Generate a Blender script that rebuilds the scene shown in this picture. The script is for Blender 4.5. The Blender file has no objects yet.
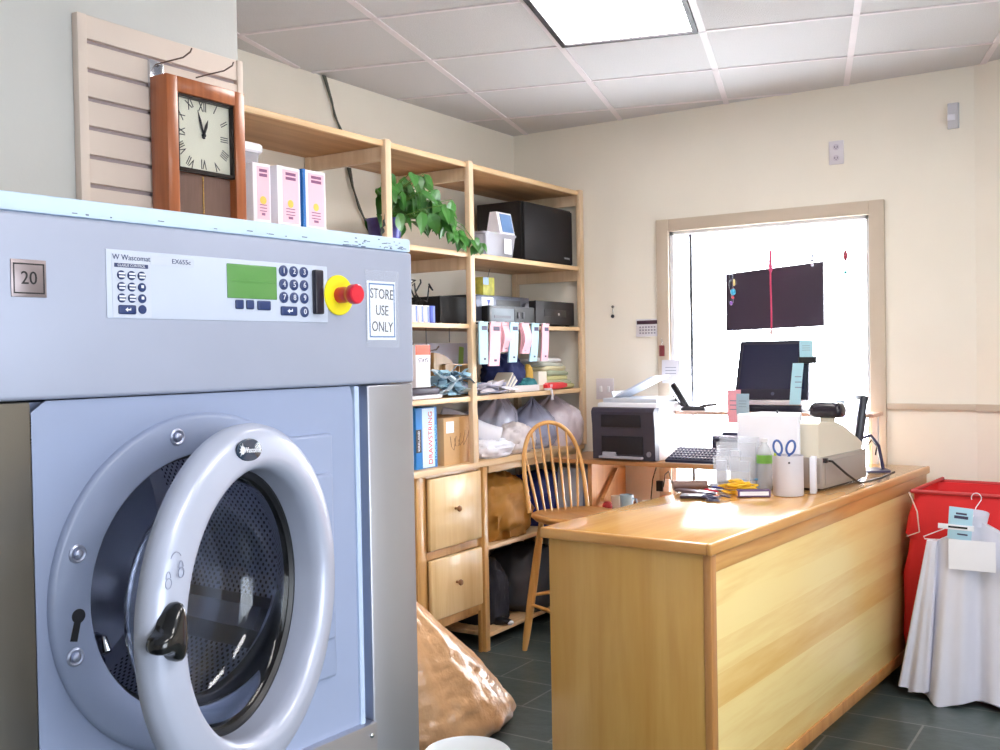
import bpy, bmesh, math, random
from math import sin, cos, pi, radians, sqrt, atan2, exp
from mathutils import Vector, Matrix, noise

# ------------------------------------------------------------------ camera, world, lights, exposure
S = bpy.context.scene
C = S.collection
LIFT = 0.10          # everything below is laid out with the floor at z = -0.10 and lifted by this at the end
def lin(c):
    c = c / 255.0
    return c / 12.92 if c <= 0.04045 else ((c + 0.055) / 1.055) ** 2.4
def rgb(c): return (lin(c[0]), lin(c[1]), lin(c[2]), 1.0)

yaw, pitch, roll = radians(32.82), radians(-1.0747), radians(-1.0295)
fw = Vector((-sin(yaw) * cos(pitch), cos(yaw) * cos(pitch), sin(pitch)))
rt = Vector((cos(yaw), sin(yaw), 0)); up = rt.cross(fw)
r2 = cos(roll) * rt + sin(roll) * up; u2 = -sin(roll) * rt + cos(roll) * up
cam_d = bpy.data.cameras.new('camera'); cam = bpy.data.objects.new('camera', cam_d); C.objects.link(cam)
cam.matrix_world = Matrix(((r2.x, u2.x, -fw.x, 0), (r2.y, u2.y, -fw.y, 0), (r2.z, u2.z, -fw.z, 1.42 + LIFT), (0, 0, 0, 1)))
cam_d.sensor_width = 36.0; cam_d.lens = 36.0 * 1032.7 / 1000.0; cam_d.clip_start = 0.05
S.camera = cam

w = bpy.data.worlds.new('sky'); S.world = w; w.use_nodes = True
bg = w.node_tree.nodes['Background']; bg.inputs[0].default_value = (0.80, 0.89, 1.0, 1); bg.inputs[1].default_value = 3.0

S.view_settings.view_transform = 'Standard'; S.view_settings.look = 'None'
S.view_settings.gamma = 1.0; S.view_settings.use_curve_mapping = False
S.view_settings.exposure = 0.66

def area(name, loc, direction, sx, sy, power, col):
    d = bpy.data.lights.new(name, 'AREA'); d.shape = 'RECTANGLE'; d.size = sx; d.size_y = sy
    d.energy = power; d.color = col
    o = bpy.data.objects.new(name, d); C.objects.link(o); o.location = loc
    o.rotation_euler = Vector(direction).to_track_quat('-Z', 'Z').to_euler()
    return o
area('daylight_back_window', (-1.82, 5.95, 1.35 + LIFT), (0, -1, 0), 1.5, 2.2, 120, (0.93, 0.96, 1.0))
area('daylight_storefront', (2.80, 0.6, 1.35 + LIFT), (-1, 0.8, 0.0), 2.6, 2.0, 45, (0.90, 0.95, 1.0))

# ------------------------------------------------------------------ materials
def nodes_of(m):
    m.use_nodes = True
    nt = m.node_tree
    return nt, nt.nodes['Principled BSDF']
MC = {}
def mat(name, col, rough=0.5, metal=0.0, var=0.0, vscale=8.0, bump=0.0, bscale=40.0, alpha=1.0, trans=0.0, emit=None, coat=0.0, ior=None, squash=None):
    if name in MC: return MC[name]
    m = bpy.data.materials.new(name); MC[name] = m
    nt, b = nodes_of(m)
    b.inputs['Base Color'].default_value = rgb(col); b.inputs['Roughness'].default_value = rough
    b.inputs['Metallic'].default_value = metal; b.inputs['Alpha'].default_value = alpha
    b.inputs['Transmission Weight'].default_value = trans; b.inputs['Coat Weight'].default_value = coat
    if ior: b.inputs['IOR'].default_value = ior
    if emit:
        b.inputs['Emission Color'].default_value = rgb(emit[0]); b.inputs['Emission Strength'].default_value = emit[1]
    tc = nt.nodes.new('ShaderNodeTexCoord'); src = tc.outputs['Object']
    if squash:
        mp = nt.nodes.new('ShaderNodeMapping'); mp.inputs['Scale'].default_value = squash
        nt.links.new(src, mp.inputs['Vector']); src = mp.outputs['Vector']
    n = nt.nodes.new('ShaderNodeTexNoise'); n.inputs['Scale'].default_value = vscale; n.inputs['Detail'].default_value = 4
    nt.links.new(src, n.inputs['Vector'])
    v = max(var, 0.02)
    r = nt.nodes.new('ShaderNodeMixRGB')
    a = rgb(tuple(max(0, x * (1 - v)) for x in col)); c = rgb(tuple(min(255, x * (1 + v)) for x in col))
    r.inputs[1].default_value = a; r.inputs[2].default_value = c
    nt.links.new(n.outputs['Fac'], r.inputs[0]); nt.links.new(r.outputs[0], b.inputs['Base Color'])
    if bump > 0:
        n2 = nt.nodes.new('ShaderNodeTexNoise'); n2.inputs['Scale'].default_value = bscale; n2.inputs['Detail'].default_value = 3
        nt.links.new(src, n2.inputs['Vector'])
        bp = nt.nodes.new('ShaderNodeBump'); bp.inputs['Strength'].default_value = bump; bp.inputs['Distance'].default_value = 0.01
        nt.links.new(n2.outputs['Fac'], bp.inputs['Height']); nt.links.new(bp.outputs['Normal'], b.inputs['Normal'])
    return m

def wood(name, c1, c2, axis='x', rough=0.35, scale=1.0, board=None, coat=0.3):
    """long-grain wood; axis = grain direction in object coordinates; board = (axis, width) for planks of varied tone"""
    if name in MC: return MC[name]
    m = bpy.data.materials.new(name); MC[name] = m
    nt, b = nodes_of(m)
    b.inputs['Roughness'].default_value = rough; b.inputs['Coat Weight'].default_value = coat; b.inputs['Coat Roughness'].default_value = 0.15
    tc = nt.nodes.new('ShaderNodeTexCoord'); mp = nt.nodes.new('ShaderNodeMapping')
    sc = [14 * scale] * 3; sc['xyz'.index(axis)] = 1.1 * scale; mp.inputs['Scale'].default_value = sc
    nt.links.new(tc.outputs['Object'], mp.inputs['Vector'])
    n = nt.nodes.new('ShaderNodeTexNoise'); n.inputs['Scale'].default_value = 1.0; n.inputs['Detail'].default_value = 5; n.inputs['Distortion'].default_value = 0.8
    nt.links.new(mp.outputs['Vector'], n.inputs['Vector'])
    n3 = nt.nodes.new('ShaderNodeTexNoise'); n3.inputs['Scale'].default_value = 7.0; n3.inputs['Detail'].default_value = 3
    nt.links.new(mp.outputs['Vector'], n3.inputs['Vector'])
    ad = nt.nodes.new('ShaderNodeMath'); ad.operation = 'MULTIPLY_ADD'; ad.inputs[1].default_value = 0.28
    nt.links.new(n3.outputs['Fac'], ad.inputs[0]); nt.links.new(n.outputs['Fac'], ad.inputs[2])
    fac = ad.outputs[0]
    if board:
        sp = nt.nodes.new('ShaderNodeSeparateXYZ'); nt.links.new(tc.outputs['Object'], sp.inputs[0])
        dv = nt.nodes.new('ShaderNodeMath'); dv.operation = 'DIVIDE'; dv.inputs[1].default_value = board[1]
        nt.links.new(sp.outputs['XYZ'.index(board[0].upper())], dv.inputs[0])
        fl = nt.nodes.new('ShaderNodeMath'); fl.operation = 'FLOOR'; nt.links.new(dv.outputs[0], fl.inputs[0])
        wn = nt.nodes.new('ShaderNodeTexWhiteNoise'); wn.noise_dimensions = '1D'; nt.links.new(fl.outputs[0], wn.inputs['W'])
        mu = nt.nodes.new('ShaderNodeMath'); mu.operation = 'MULTIPLY_ADD'; mu.inputs[1].default_value = 0.34
        nt.links.new(wn.outputs['Value'], mu.inputs[0]); nt.links.new(fac, mu.inputs[2]); fac = mu.outputs[0]
    cr = nt.nodes.new('ShaderNodeValToRGB')
    cr.color_ramp.elements[0].position = 0.42; cr.color_ramp.elements[0].color = rgb(c1)
    cr.color_ramp.elements[1].position = 0.95 if board else 0.78; cr.color_ramp.elements[1].color = rgb(c2)
    nt.links.new(fac, cr.inputs[0]); nt.links.new(cr.outputs[0], b.inputs['Base Color'])
    return m

# ------------------------------------------------------------------ mesh builder
def basis(d):
    d = Vector(d).normalized()
    a = Vector((0, 0, 1)) if abs(d.z) < 0.95 else Vector((1, 0, 0))
    x = a.cross(d).normalized(); y = d.cross(x)
    return x, y, d
class MB:
    def __init__(s): s.bm = bmesh.new(); s.mi = 0; s.M = None
    def _v(s, p):
        p = Vector(p)
        return s.bm.verts.new(s.M @ p if s.M is not None else p)
    def _f(s, vs):
        try:
            f = s.bm.faces.new(vs); f.material_index = s.mi; return f
        except ValueError: return None
    def box(s, x0, x1, y0, y1, z0, z1, bevel=0.0, seg=2):
        n0 = len(s.bm.faces)
        c = [s._v((x, y, z)) for z in (z0, z1) for y in (y0, y1) for x in (x0, x1)]
        fs = [s._f([c[i] for i in q]) for q in ((0, 2, 3, 1), (4, 5, 7, 6), (0, 1, 5, 4), (2, 6, 7, 3), (0, 4, 6, 2), (1, 3, 7, 5))]
        if bevel > 0:
            es = list({e for f in fs for e in f.edges})
            r = bmesh.ops.bevel(s.bm, geom=es, offset=bevel, segments=seg, affect='EDGES', profile=0.5)
            for f in r['faces']: f.material_index = s.mi
        return s
    def quad(s, a, b, c, d): s._f([s._v(a), s._v(b), s._v(c), s._v(d)]); return s
    def loft(s, rings, closed=True, cap=True):
        rs = [[s._v(p) for p in r] for r in rings]
        n = len(rs[0])
        for a, b in zip(rs, rs[1:]):
            for i in range(n if closed else n - 1):
                j = (i + 1) % n; s._f([a[i], a[j], b[j], b[i]])
        if cap and closed:
            s._f(rs[0][::-1]); s._f(rs[-1])
        return s
    def tube(s, pts, r, seg=8, cap=True):
        pts = [Vector(p) for p in pts]; rings = []; px = None
        for i, p in enumerate(pts):
            d = (pts[min(i + 1, len(pts) - 1)] - pts[max(i - 1, 0)])
            x, y, d = basis(d)
            if px is not None:
                x = (px - d * px.dot(d));
                x = x.normalized() if x.length > 1e-6 else basis(d)[0]
                y = d.cross(x)
            px = x
            rr = r(i / (len(pts) - 1)) if callable(r) else r
            rings.append([p + x * rr * cos(2 * pi * k / seg) + y * rr * sin(2 * pi * k / seg) for k in range(seg)])
        return s.loft(rings, True, cap)
    def cyl(s, p, q, r, r2=None, seg=20):
        r2 = r if r2 is None else r2
        return s.tube([p, q], lambda t: r + (r2 - r) * t, seg)
    def lathe(s, prof, org=(0, 0, 0), axis=(0, 0, 1), seg=32, close=False, sx=1, sy=1):
        """prof = [(radius, height)], turned about axis through org"""
        o = Vector(org); x, y, d = basis(axis); rings = []
        for r, h in prof:
            r = max(r, 1e-5)
            rings.append([o + d * h + x * r * sx * cos(2 * pi * k / seg) + y * r * sy * sin(2 * pi * k / seg) for k in range(seg)])
        if close: rings.append(rings[0])
        if close:
            rs = [[s._v(p) for p in r] for r in rings[:-1]]
            for a, b in zip(rs, rs[1:] + rs[:1]):
                for i in range(seg):
                    j = (i + 1) % seg; s._f([a[i], a[j], b[j], b[i]])
            return s
        return s.loft(rings, True, False)
    def prism(s, poly, depth, M=Matrix(), hole=None):
        """polygon in the local xy plane extruded along z by depth, placed by matrix M"""
        a = [s._v(M @ Vector((x, y, 0))) for x, y in poly]; b = [s._v(M @ Vector((x, y, depth))) for x, y in poly]
        n = len(a)
        for i in range(n):
            j = (i + 1) % n; s._f([a[i], a[j], b[j], b[i]])
        s._f(a[::-1]); s._f(b)
        return s
    def sphere(s, c, r, seg=16, sq=(1, 1, 1)):
        prof = []
        rings = []
        for i in range(seg // 2 + 1):
            t = pi * i / (seg // 2)
            rr = max(sin(t), 1e-4)
            rings.append([Vector(c) + Vector((r * rr * cos(2 * pi * k / seg) * sq[0], r * rr * sin(2 * pi * k / seg) * sq[1], -r * cos(t) * sq[2])) for k in range(seg)])
        return s.loft(rings, True, False)
    def add(s, me, M=Matrix(), mi=None):
        vs = [s._v(M @ v.co) for v in me.vertices]
        for p in me.polygons:
            f = s._f([vs[i] for i in p.vertices])
            if f and mi is not None: f.material_index = mi
        return s
def link(name, me, parent=None):
    o = bpy.data.objects.new(name, me); C.objects.link(o)
    if parent is not None: o.parent = parent
    return o
WM = {}
def wm(o):
    while o is not None and o.name not in WM: o = o.parent
    return WM[o.name] if o else Matrix()
def build(mb, name, mats, parent=None, local=False, smooth=40, stay=False):
    bm = mb.bm
    bmesh.ops.remove_doubles(bm, verts=bm.verts, dist=1e-6)
    bmesh.ops.recalc_face_normals(bm, faces=bm.faces)
    if parent is not None and not local:
        bm.transform(wm(parent).inverted())
    loc = Vector((0, 0, 0))
    if parent is None and not stay:
        xs = [v.co.x for v in bm.verts]; ys = [v.co.y for v in bm.verts]; zs = [v.co.z for v in bm.verts]
        loc = Vector(((min(xs) + max(xs)) / 2, (min(ys) + max(ys)) / 2, min(zs)))
        bm.transform(Matrix.Translation(-loc))
    if smooth:
        th = radians(smooth)
        for f in bm.faces: f.smooth = True
        for e in bm.edges:
            if len(e.link_faces) != 2 or e.calc_face_angle(0) > th: e.smooth = False
    me = bpy.data.meshes.new(name); bm.to_mesh(me); bm.free()
    for m in (mats if isinstance(mats, (list, tuple)) else [mats]): me.materials.append(m)
    o = link(name, me, parent); o.location = loc
    if parent is None: WM[o.name] = Matrix.Translation(loc)
    return o
def tag(o, label=None, cat=None, group=None, kind=None):
    if label: o['label'] = label
    if cat: o['category'] = cat
    if group: o['group'] = group
    if kind: o['kind'] = kind
    return o
def thing(name, loc, label, cat, group=None, rz=0.0):
    o = bpy.data.objects.new(name, None); C.objects.link(o); o.location = loc; o.rotation_euler = (0, 0, rz)
    o.empty_display_size = 0.05
    WM[o.name] = Matrix.Translation(loc) @ Matrix.Rotation(rz, 4, 'Z')
    return tag(o, label, cat, group)
def struct(mb, name, mats, smooth=40): return tag(build(mb, name, mats, None, smooth=smooth), kind='structure')
def copy_tree(o, parent=None):
    c = o.copy(); C.objects.link(c); c.parent = parent
    for ch in list(o.children): copy_tree(ch, c)
    return c
# text as mesh; facing: 'x' reads when seen from +x, 'y' when seen from -y
def text_me(body, size, align='CENTER', ext=0.0004):
    cu = bpy.data.curves.new('lettering', 'FONT'); cu.body = body; cu.size = size; cu.align_x = align; cu.align_y = 'CENTER'; cu.extrude = ext
    cu.resolution_u = 3
    o = bpy.data.objects.new('lettering', cu); C.objects.link(o)
    dg = bpy.context.evaluated_depsgraph_get(); dg.update()
    me = bpy.data.meshes.new_from_object(o.evaluated_get(dg))
    bpy.data.objects.remove(o); bpy.data.curves.remove(cu)
    return me
FX = Matrix(((0, 0, 1, 0), (1, 0, 0, 0), (0, 1, 0, 0), (0, 0, 0, 1)))      # text plane facing +x
FY = Matrix(((1, 0, 0, 0), (0, 0, -1, 0), (0, 1, 0, 0), (0, 0, 0, 1)))     # text plane facing -y
FZ = Matrix()
def T(x, y, z): return Matrix.Translation((x, y, z))
def R(deg, ax='Z'): return Matrix.Rotation(radians(deg), 4, ax)
def letter(mb, body, size, M, sx=1.0, mi=None, align='CENTER'):
    me = text_me(body, size, align); mb.add(me, M @ Matrix.Diagonal((sx, 1, 1, 1)), mi if mi is not None else mb.mi)
def fbm(p, s=1.0, o=3):
    return sum(noise.noise(Vector(p) * s * 2 ** k) / 2 ** k for k in range(o))
def ridge(p, s):
    return 1 - abs(noise.noise(Vector(p) * s)) * 2

# ------------------------------------------------------------------ the room
M_wall = mat('cream_wall_paint', (247, 240, 226), 0.75, var=0.012, vscale=3, bump=0.05, bscale=120)
M_trimp = mat('tan_trim_paint', (206, 190, 170), 0.5, var=0.02)
M_white = mat('white_paint', (236, 236, 240), 0.5)
M_chrome = mat('chrome', (215, 218, 225), 0.18, 1.0)
M_black = mat('black_plastic', (22, 22, 26), 0.35)
M_dark = mat('dark_grey_plastic', (52, 52, 60), 0.4)

def floor_material():
    m = bpy.data.materials.new('slate_floor_tiles'); nt, b = nodes_of(m)
    tc = nt.nodes.new('ShaderNodeTexCoord'); mp = nt.nodes.new('ShaderNodeMapping')
    mp.inputs['Location'].default_value = (0.858, -0.02, 0)
    nt.links.new(tc.outputs['Object'], mp.inputs['Vector'])
    br = nt.nodes.new('ShaderNodeTexBrick'); br.offset = 0.5; br.offset_frequency = 2
    br.inputs['Scale'].default_value = 1.0; br.inputs['Brick Width'].default_value = 0.61; br.inputs['Row Height'].default_value = 0.305
    br.inputs['Mortar Size'].default_value = 0.005; br.inputs['Mortar Smooth'].default_value = 0.2
    br.inputs['Color1'].default_value = rgb((80, 94, 94)); br.inputs['Color2'].default_value = rgb((66, 79, 81)); br.inputs['Mortar'].default_value = rgb((128, 132, 130))
    nt.links.new(mp.outputs['Vector'], br.inputs['Vector'])
    n = nt.nodes.new('ShaderNodeTexNoise'); n.inputs['Scale'].default_value = 14; n.inputs['Detail'].default_value = 6
    nt.links.new(tc.outputs['Object'], n.inputs['Vector'])
    mx = nt.nodes.new('ShaderNodeMixRGB'); mx.blend_type = 'MULTIPLY'; mx.inputs[0].default_value = 0.55
    cr = nt.nodes.new('ShaderNodeValToRGB'); cr.color_ramp.elements[0].position = 0.3; cr.color_ramp.elements[0].color = (0.55, 0.58, 0.58, 1)
    cr.color_ramp.elements[1].position = 0.7
    nt.links.new(n.outputs['Fac'], cr.inputs[0]); nt.links.new(br.outputs['Color'], mx.inputs[1]); nt.links.new(cr.outputs[0], mx.inputs[2])
    nt.links.new(mx.outputs[0], b.inputs['Base Color']); b.inputs['Roughness'].default_value = 0.32
    bp = nt.nodes.new('ShaderNodeBump'); bp.inputs['Strength'].default_value = 0.25; bp.inputs['Distance'].default_value = 0.01
    nt.links.new(n.outputs['Fac'], bp.inputs['Height']); nt.links.new(bp.outputs['Normal'], b.inputs['Normal'])
    return m
FL = -0.10; CE = 2.78
mb = MB(); mb.box(-3.55, 3.0, -3.6, 5.62, FL - 0.1, FL); fl = struct(mb, 'floor', floor_material())
M_tile = mat('ceiling_tile', (212, 212, 214), 0.9, var=0.03, vscale=160, bump=0.35, bscale=220)
mb = MB(); mb.box(-3.55, 3.0, -3.6, 5.62, CE, CE + 0.1); struct(mb, 'ceiling', M_tile)
mb = MB(); mb.box(-3.55, -3.40, 2.2, 5.62, FL, CE); struct(mb, 'wall_left', M_wall)
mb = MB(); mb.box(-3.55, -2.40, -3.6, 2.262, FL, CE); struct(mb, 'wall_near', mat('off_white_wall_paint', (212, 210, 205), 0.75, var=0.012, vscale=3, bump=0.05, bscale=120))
WX0, WX1, WZ0, WZ1 = -2.365, -1.267, 0.25, 2.105
mb = MB()
mb.box(-3.40, WX0, 5.47, 5.62, FL, CE); mb.box(WX1, -0.772, 5.47, 5.62, FL, CE)
mb.box(WX0, WX1, 5.47, 5.62, WZ1, CE); mb.box(WX0, WX1, 5.47, 5.62, FL, WZ0)
struct(mb, 'wall_back', M_wall)
dx, dy = cos(radians(-22)), sin(radians(-22)); A = (-0.772, 5.47); L = 3.64
B = (A[0] + dx * L, A[1] + dy * L)
mb = MB(); mb.loft([[(A[0], A[1], z), (B[0], B[1], z), (B[0] - dy * .15, B[1] + dx * .15, z), (A[0], A[1] + .15, z)] for z in (FL, CE)])
struct(mb, 'wall_angled', M_wall)
mb = MB(); X = 2.6
mb.box(X, X + .15, -3.6, -1.2, FL, CE); mb.box(X, X + .15, 1.8, 4.3, FL, CE); mb.box(X, X + .15, -1.2, 1.8, FL, 0.3); mb.box(X, X + .15, -1.2, 1.8, 2.35, CE)
struct(mb, 'wall_right', M_wall)
mb = MB(); mb.box(-2.4, 2.75, -3.6, -3.45, FL, CE); struct(mb, 'wall_rear', M_wall)
mb = MB()
for y in (-1.2, -.22, .76, 1.74): mb.box(X + .02, X + .10, y, y + .06, .3, 2.35)
mb.box(X + .02, X + .10, -1.2, 1.8, .3, .36); mb.box(X + .02, X + .10, -1.2, 1.8, 2.29, 2.35)
struct(mb, 'window_2', mat('bronze_frame', (90, 84, 80), 0.4, 0.5))

# ceiling grid bars (the grid is turned about 16 degrees to the walls)
ga = radians(16.17); ux, uy = Vector((cos(ga), sin(ga), 0)), Vector((-sin(ga), cos(ga), 0))
def clip(p, d):
    t0, t1 = -20, 20
    for k, lo, hi in ((0, -3.395, 2.595), (1, -3.44, 5.465)):
        if abs(d[k]) < 1e-6: continue
        a, b = (lo - p[k]) / d[k], (hi - p[k]) / d[k]
        if a > b: a, b = b, a
        t0, t1 = max(t0, a), min(t1, b)
    return t0, t1
mb = MB()
for k in range(-7, 6):
    for org, d, s_, wd in ((ux * (-0.415 + 0.617 * k), uy, ux, .014), (uy * (4.47 + 0.62 * (k - 3)), ux, uy, .009)):
        t0, t1 = clip(org, d)
        if t1 - t0 < .05: continue
        a, b = org + d * t0, org + d * t1
        q = [a - s_ * wd, b - s_ * wd, b + s_ * wd, a + s_ * wd]
        mb.loft([[(p.x, p.y, z) for p in q] for z in (CE - .005, CE + .01)])
M_bar = mat('white_grid_bar', (232, 226, 230), 0.45)
tag(build(mb, 'trim_1', M_bar), kind='structure')
# wall trim: chair rail on the back and angled walls
mb = MB(); mb.box(-1.19, -0.772, 5.452, 5.47, 1.112, 1.143, .004); struct(mb, 'trim_2', M_trimp)
mb = MB(); nx, ny = dy, -dx
q = [(A[0], A[1]), (B[0], B[1]), (B[0] + nx * .018, B[1] + ny * .018), (A[0] + nx * .018, A[1] + ny * .018)]
mb.loft([[(p[0], p[1], z) for p in q] for z in (1.112, 1.143)]); struct(mb, 'trim_3', M_trimp)

# back window: casing, sashes, glass
win = tag(bpy.data.objects.new('window_1', None), kind='structure'); C.objects.link(win); win.location = (-1.82, 5.5, WZ0)
WM[win.name] = T(-1.82, 5.5, WZ0)
mb = MB()
mb.box(WX0 - .075, WX0, 5.445, 5.475, WZ0 - .05, WZ1 + .07, .004); mb.box(WX1, WX1 + .075, 5.445, 5.475, WZ0 - .05, WZ1 + .07, .004)
mb.box(WX0, WX1, 5.446, 5.475, WZ1, WZ1 + .07, .004); mb.box(WX0, WX1, 5.446, 5.475, WZ0 - .05, WZ0, .004)
build(mb, 'window_casing', M_trimp, win)
mb = MB()
for x in (WX0, WX1 - .02): mb.box(x, x + .02, 5.475, 5.60, WZ0, WZ1)
mb.box(WX0, WX1, 5.475, 5.60, WZ1 - .02, WZ1); mb.box(WX0, WX1, 5.475, 5.60, WZ0, WZ0 + .02)
build(mb, 'window_frame', M_white, win)
mb = MB(); mb.box(-2.262, -2.244, 5.50, 5.53, WZ0 + .02, WZ1 - .02); build(mb, 'window_mullion', mat('grey_metal', (120, 122, 130), 0.4, 0.7), win)
M_glass = mat('clear_glass', (250, 252, 255), 0.02, trans=1.0, ior=1.02)
mb = MB(); mb.box(WX0 + .02, WX1 - .02, 5.535, 5.541, WZ0 + .02, WZ1 - .02); build(mb, 'window_glass', M_glass, win)

# recessed ceiling light
troff = thing('ceiling_light', (0, 0, CE - .03), 'recessed rectangular fluorescent ceiling light with glowing ribbed lens and dark edge', 'ceiling light')
def gr(u0, u1, v0, v1, z0, z1, m):
    q = [ux * u0 + uy * v0, ux * u1 + uy * v0, ux * u1 + uy * v1, ux * u0 + uy * v1]
    m.loft([[(p.x, p.y, z) for p in q] for z in (z0, z1)])
mb = MB()
u0, u1, v0, v1 = -1.018, -0.43, 3.245, 4.445
for a in ((u0, u0 + .022, v0, v1), (u1 - .022, u1, v0, v1), (u0 + .022, u1 - .022, v0, v0 + .022), (u0 + .022, u1 - .022, v1 - .022, v1)): gr(*a, CE - .018, CE + .002, mb)
build(mb, 'light_frame', mat('dark_light_edge', (40, 34, 44), 0.5), troff)
mb = MB(); gr(u0 + .022, u1 - .022, v0 + .022, v1 - .022, CE - .010, CE + .001, mb)
build(mb, 'light_lens', mat('glowing_lens', (255, 252, 255), 0.4, emit=((255, 250, 246), 10.0)), troff)
mb = MB()
for k in range(1, 10):
    v = v0 + .022 + k * .116; gr(u0 + .025, u1 - .025, v - .0015, v + .0015, CE - .013, CE - .0095, mb)
build(mb, 'lens_rib', mat('lens_rib', (225, 225, 240), 0.4, emit=((240, 240, 255), 0.9)), troff)

for k, (du, dv) in enumerate(((1.851, -1.24), (1.851, -3.10))):  # copies of the fixture added out of view for more even fill
    c = copy_tree(troff); c.location = troff.location + ux * du + uy * dv
    c['label'] = ('added unseen fill light over the right side of the shop', 'added unseen fill light behind and right of the viewpoint')[k]
# ------------------------------------------------------------------ slatwall panel on the near wall
M_slat = mat('beige_slat', (230, 212, 198), 0.5, var=0.015)
sl = thing('slatwall', (-2.388, 1.98, 0.8), 'beige slatwall panel with narrow horizontal grooves on the near white wall', 'slatwall')
mb = MB(); z = 2.335
zs = [2.267 - .0757 * k for k in range(19)]
prev = 2.335
for zg in zs:
    mb.box(-2.3985, -2.378, 1.712, 2.236, zg + .006, prev, .0015, 1); prev = zg - .006
build(mb, 'slat_board', M_slat, sl)
mb = MB(); mb.box(-2.3985, -2.392, 1.712, 2.236, .84, 2.33); build(mb, 'groove_back', mat('slat_groove_shade', (176, 160, 160), 0.6), sl)  # backing strip with the grooves' lavender shadow put into its colour
mb = MB(); mb.box(-2.3985, -2.374, 1.684, 1.712, .80, 2.335, .002); mb.box(-2.3985, -2.374, 2.236, 2.258, .80, 2.335, .002); build(mb, 'edge_strip', M_slat, sl)
# hooks
hk = thing('slatwall_hook', (-2.374, 1.93, 2.24), 'metal double hook on the slatwall with chrome bracket and long wire arms', 'hook')
mb = MB(); mb.box(-2.378, -2.368, 1.905, 1.945, 2.185, 2.262, .002); mb.box(-2.372, -2.350, 1.93, 1.938, 2.19, 2.25, .001); build(mb, 'bracket', M_chrome, hk)
for pts in ([(-2.372, 1.925, 2.250), (-2.34, 1.935, 2.255), (-2.285, 1.952, 2.262), (-2.262, 1.958, 2.275), (-2.258, 1.960, 2.285)], [(-2.376, 2.075, 2.247), (-2.34, 2.085, 2.252), (-2.285, 2.100, 2.258), (-2.258, 2.107, 2.270), (-2.254, 2.108, 2.280)]):
    mb = MB(); mb.tube(pts, .0022, 6); build(mb, 'hook_arm', mat('bronze_wire', (120, 100, 90), 0.35, 0.8), hk)

# ------------------------------------------------------------------ clock
M_cwood = wood('cherry_clock_wood', (140, 72, 34), (184, 104, 58), 'z', 0.3)
ck = thing('wall_clock', (-2.35, 2.04, 1.52), 'tall brown wooden pendulum clock with square cream Roman numeral dial', 'clock')
CX0, CX1 = -2.372, -2.300; cy0, cy1, cz0, cz1 = 1.905, 2.192, 1.52, 2.214
fwid = .040
mb = MB()
mb.box(CX0, CX1, cy0, cy0 + fwid, cz0, cz1, .005); mb.box(CX0, CX1, cy1 - fwid, cy1, cz0, cz1, .005)
mb.box(CX0, CX1, cy0 + fwid - .003, cy1 - fwid + .003, cz1 - .045, cz1, .004); mb.box(CX0, CX1, cy0 + fwid - .003, cy1 - fwid + .003, cz0, cz0 + .045, .004)
mb.box(CX0, CX0 + .01, cy0 + .01, cy1 - .01, cz0 + .01, cz1 - .01)
build(mb, 'clock_case', M_cwood, ck)
iy0, iy1 = cy0 + fwid, cy1 - fwid
mb = MB()
for a in ((iy0, iy0 + .006, 1.955, cz1 - .045), (iy1 - .006, iy1, 1.955, cz1 - .045), (iy0, iy1, cz1 - .053, cz1 - .045), (iy0, iy1, 1.953, 1.964)): mb.box(CX1 - .02, CX1 - .006, *a)
build(mb, 'dial_frame', mat('dark_frame', (38, 26, 24), 0.3), ck)
mb = MB(); mb.box(CX1 - .030, CX1 - .022, iy0, iy1, 1.96, cz1 - .045)
dial = build(mb, 'clock_dial', mat('cream_dial', (232, 228, 208), 0.4), ck)
dcy, dcz = (iy0 + iy1) / 2, 2.067
hw, hh = (iy1 - iy0) / 2 - .006, .103
mb = MB(); nums = ['XII', 'I', 'II', 'III', 'IIII', 'V', 'VI', 'VII', 'VIII', 'IX', 'X', 'XI']
for i, n in enumerate(nums):
    a = radians(90 - 30 * i); c_, s_ = cos(a), sin(a)
    k = min((hw - .020) / max(abs(c_), 1e-6), (hh - .022) / max(abs(s_), 1e-6))
    k = min(k, .108)
    letter(mb, n, .040, T(CX1 - .0215, dcy, dcz) @ FX @ T(k * c_, k * s_, 0) @ R(-30 * i if i not in (4, 5, 6, 7, 8) else -30 * i), .62)
build(mb, 'numeral', mat('ink', (48, 46, 52), 0.5), dial)
mb = MB()
for ang, ln, wd in ((20, .050, .0035), (-16, .072, .0028)):
    mb.prism([(-wd, -.01), (wd, -.01), (wd * 1.4, ln * .6), (0, ln), (-wd * 1.4, ln * .6)], .001, T(CX1 - .019, dcy, dcz) @ FX @ R(-ang))
mb.cyl((CX1 - .021, dcy, dcz), (CX1 - .015, dcy, dcz), .006, seg=12)
build(mb, 'clock_hand', mat('black_hand', (35, 33, 40), 0.4), dial)
mb = MB(); mb.box(CX1 - .034, CX1 - .028, iy0, iy1, cz0 + .045, 1.953); build(mb, 'pendulum_panel', mat('pendulum_board', (134, 104, 92), 0.25, var=.08, vscale=30, squash=(1, 6, .5)), ck)
mb = MB(); mb.cyl((CX1 - .026, dcy, 1.68), (CX1 - .026, dcy, 1.95), .002, seg=8); mb.lathe([(0, 0), (.032, .002), (.034, .004), (0, .008)], (CX1 - .027, dcy, 1.66), (1, 0, 0), 24)
build(mb, 'pendulum', mat('brass', (200, 160, 90), 0.25, 1.0), ck)
mb = MB(); mb.box(CX1 - .005, CX1 - .003, iy0, iy1, cz0 + .045, cz1 - .045); build(mb, 'clock_glass', M_glass, ck)

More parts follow.
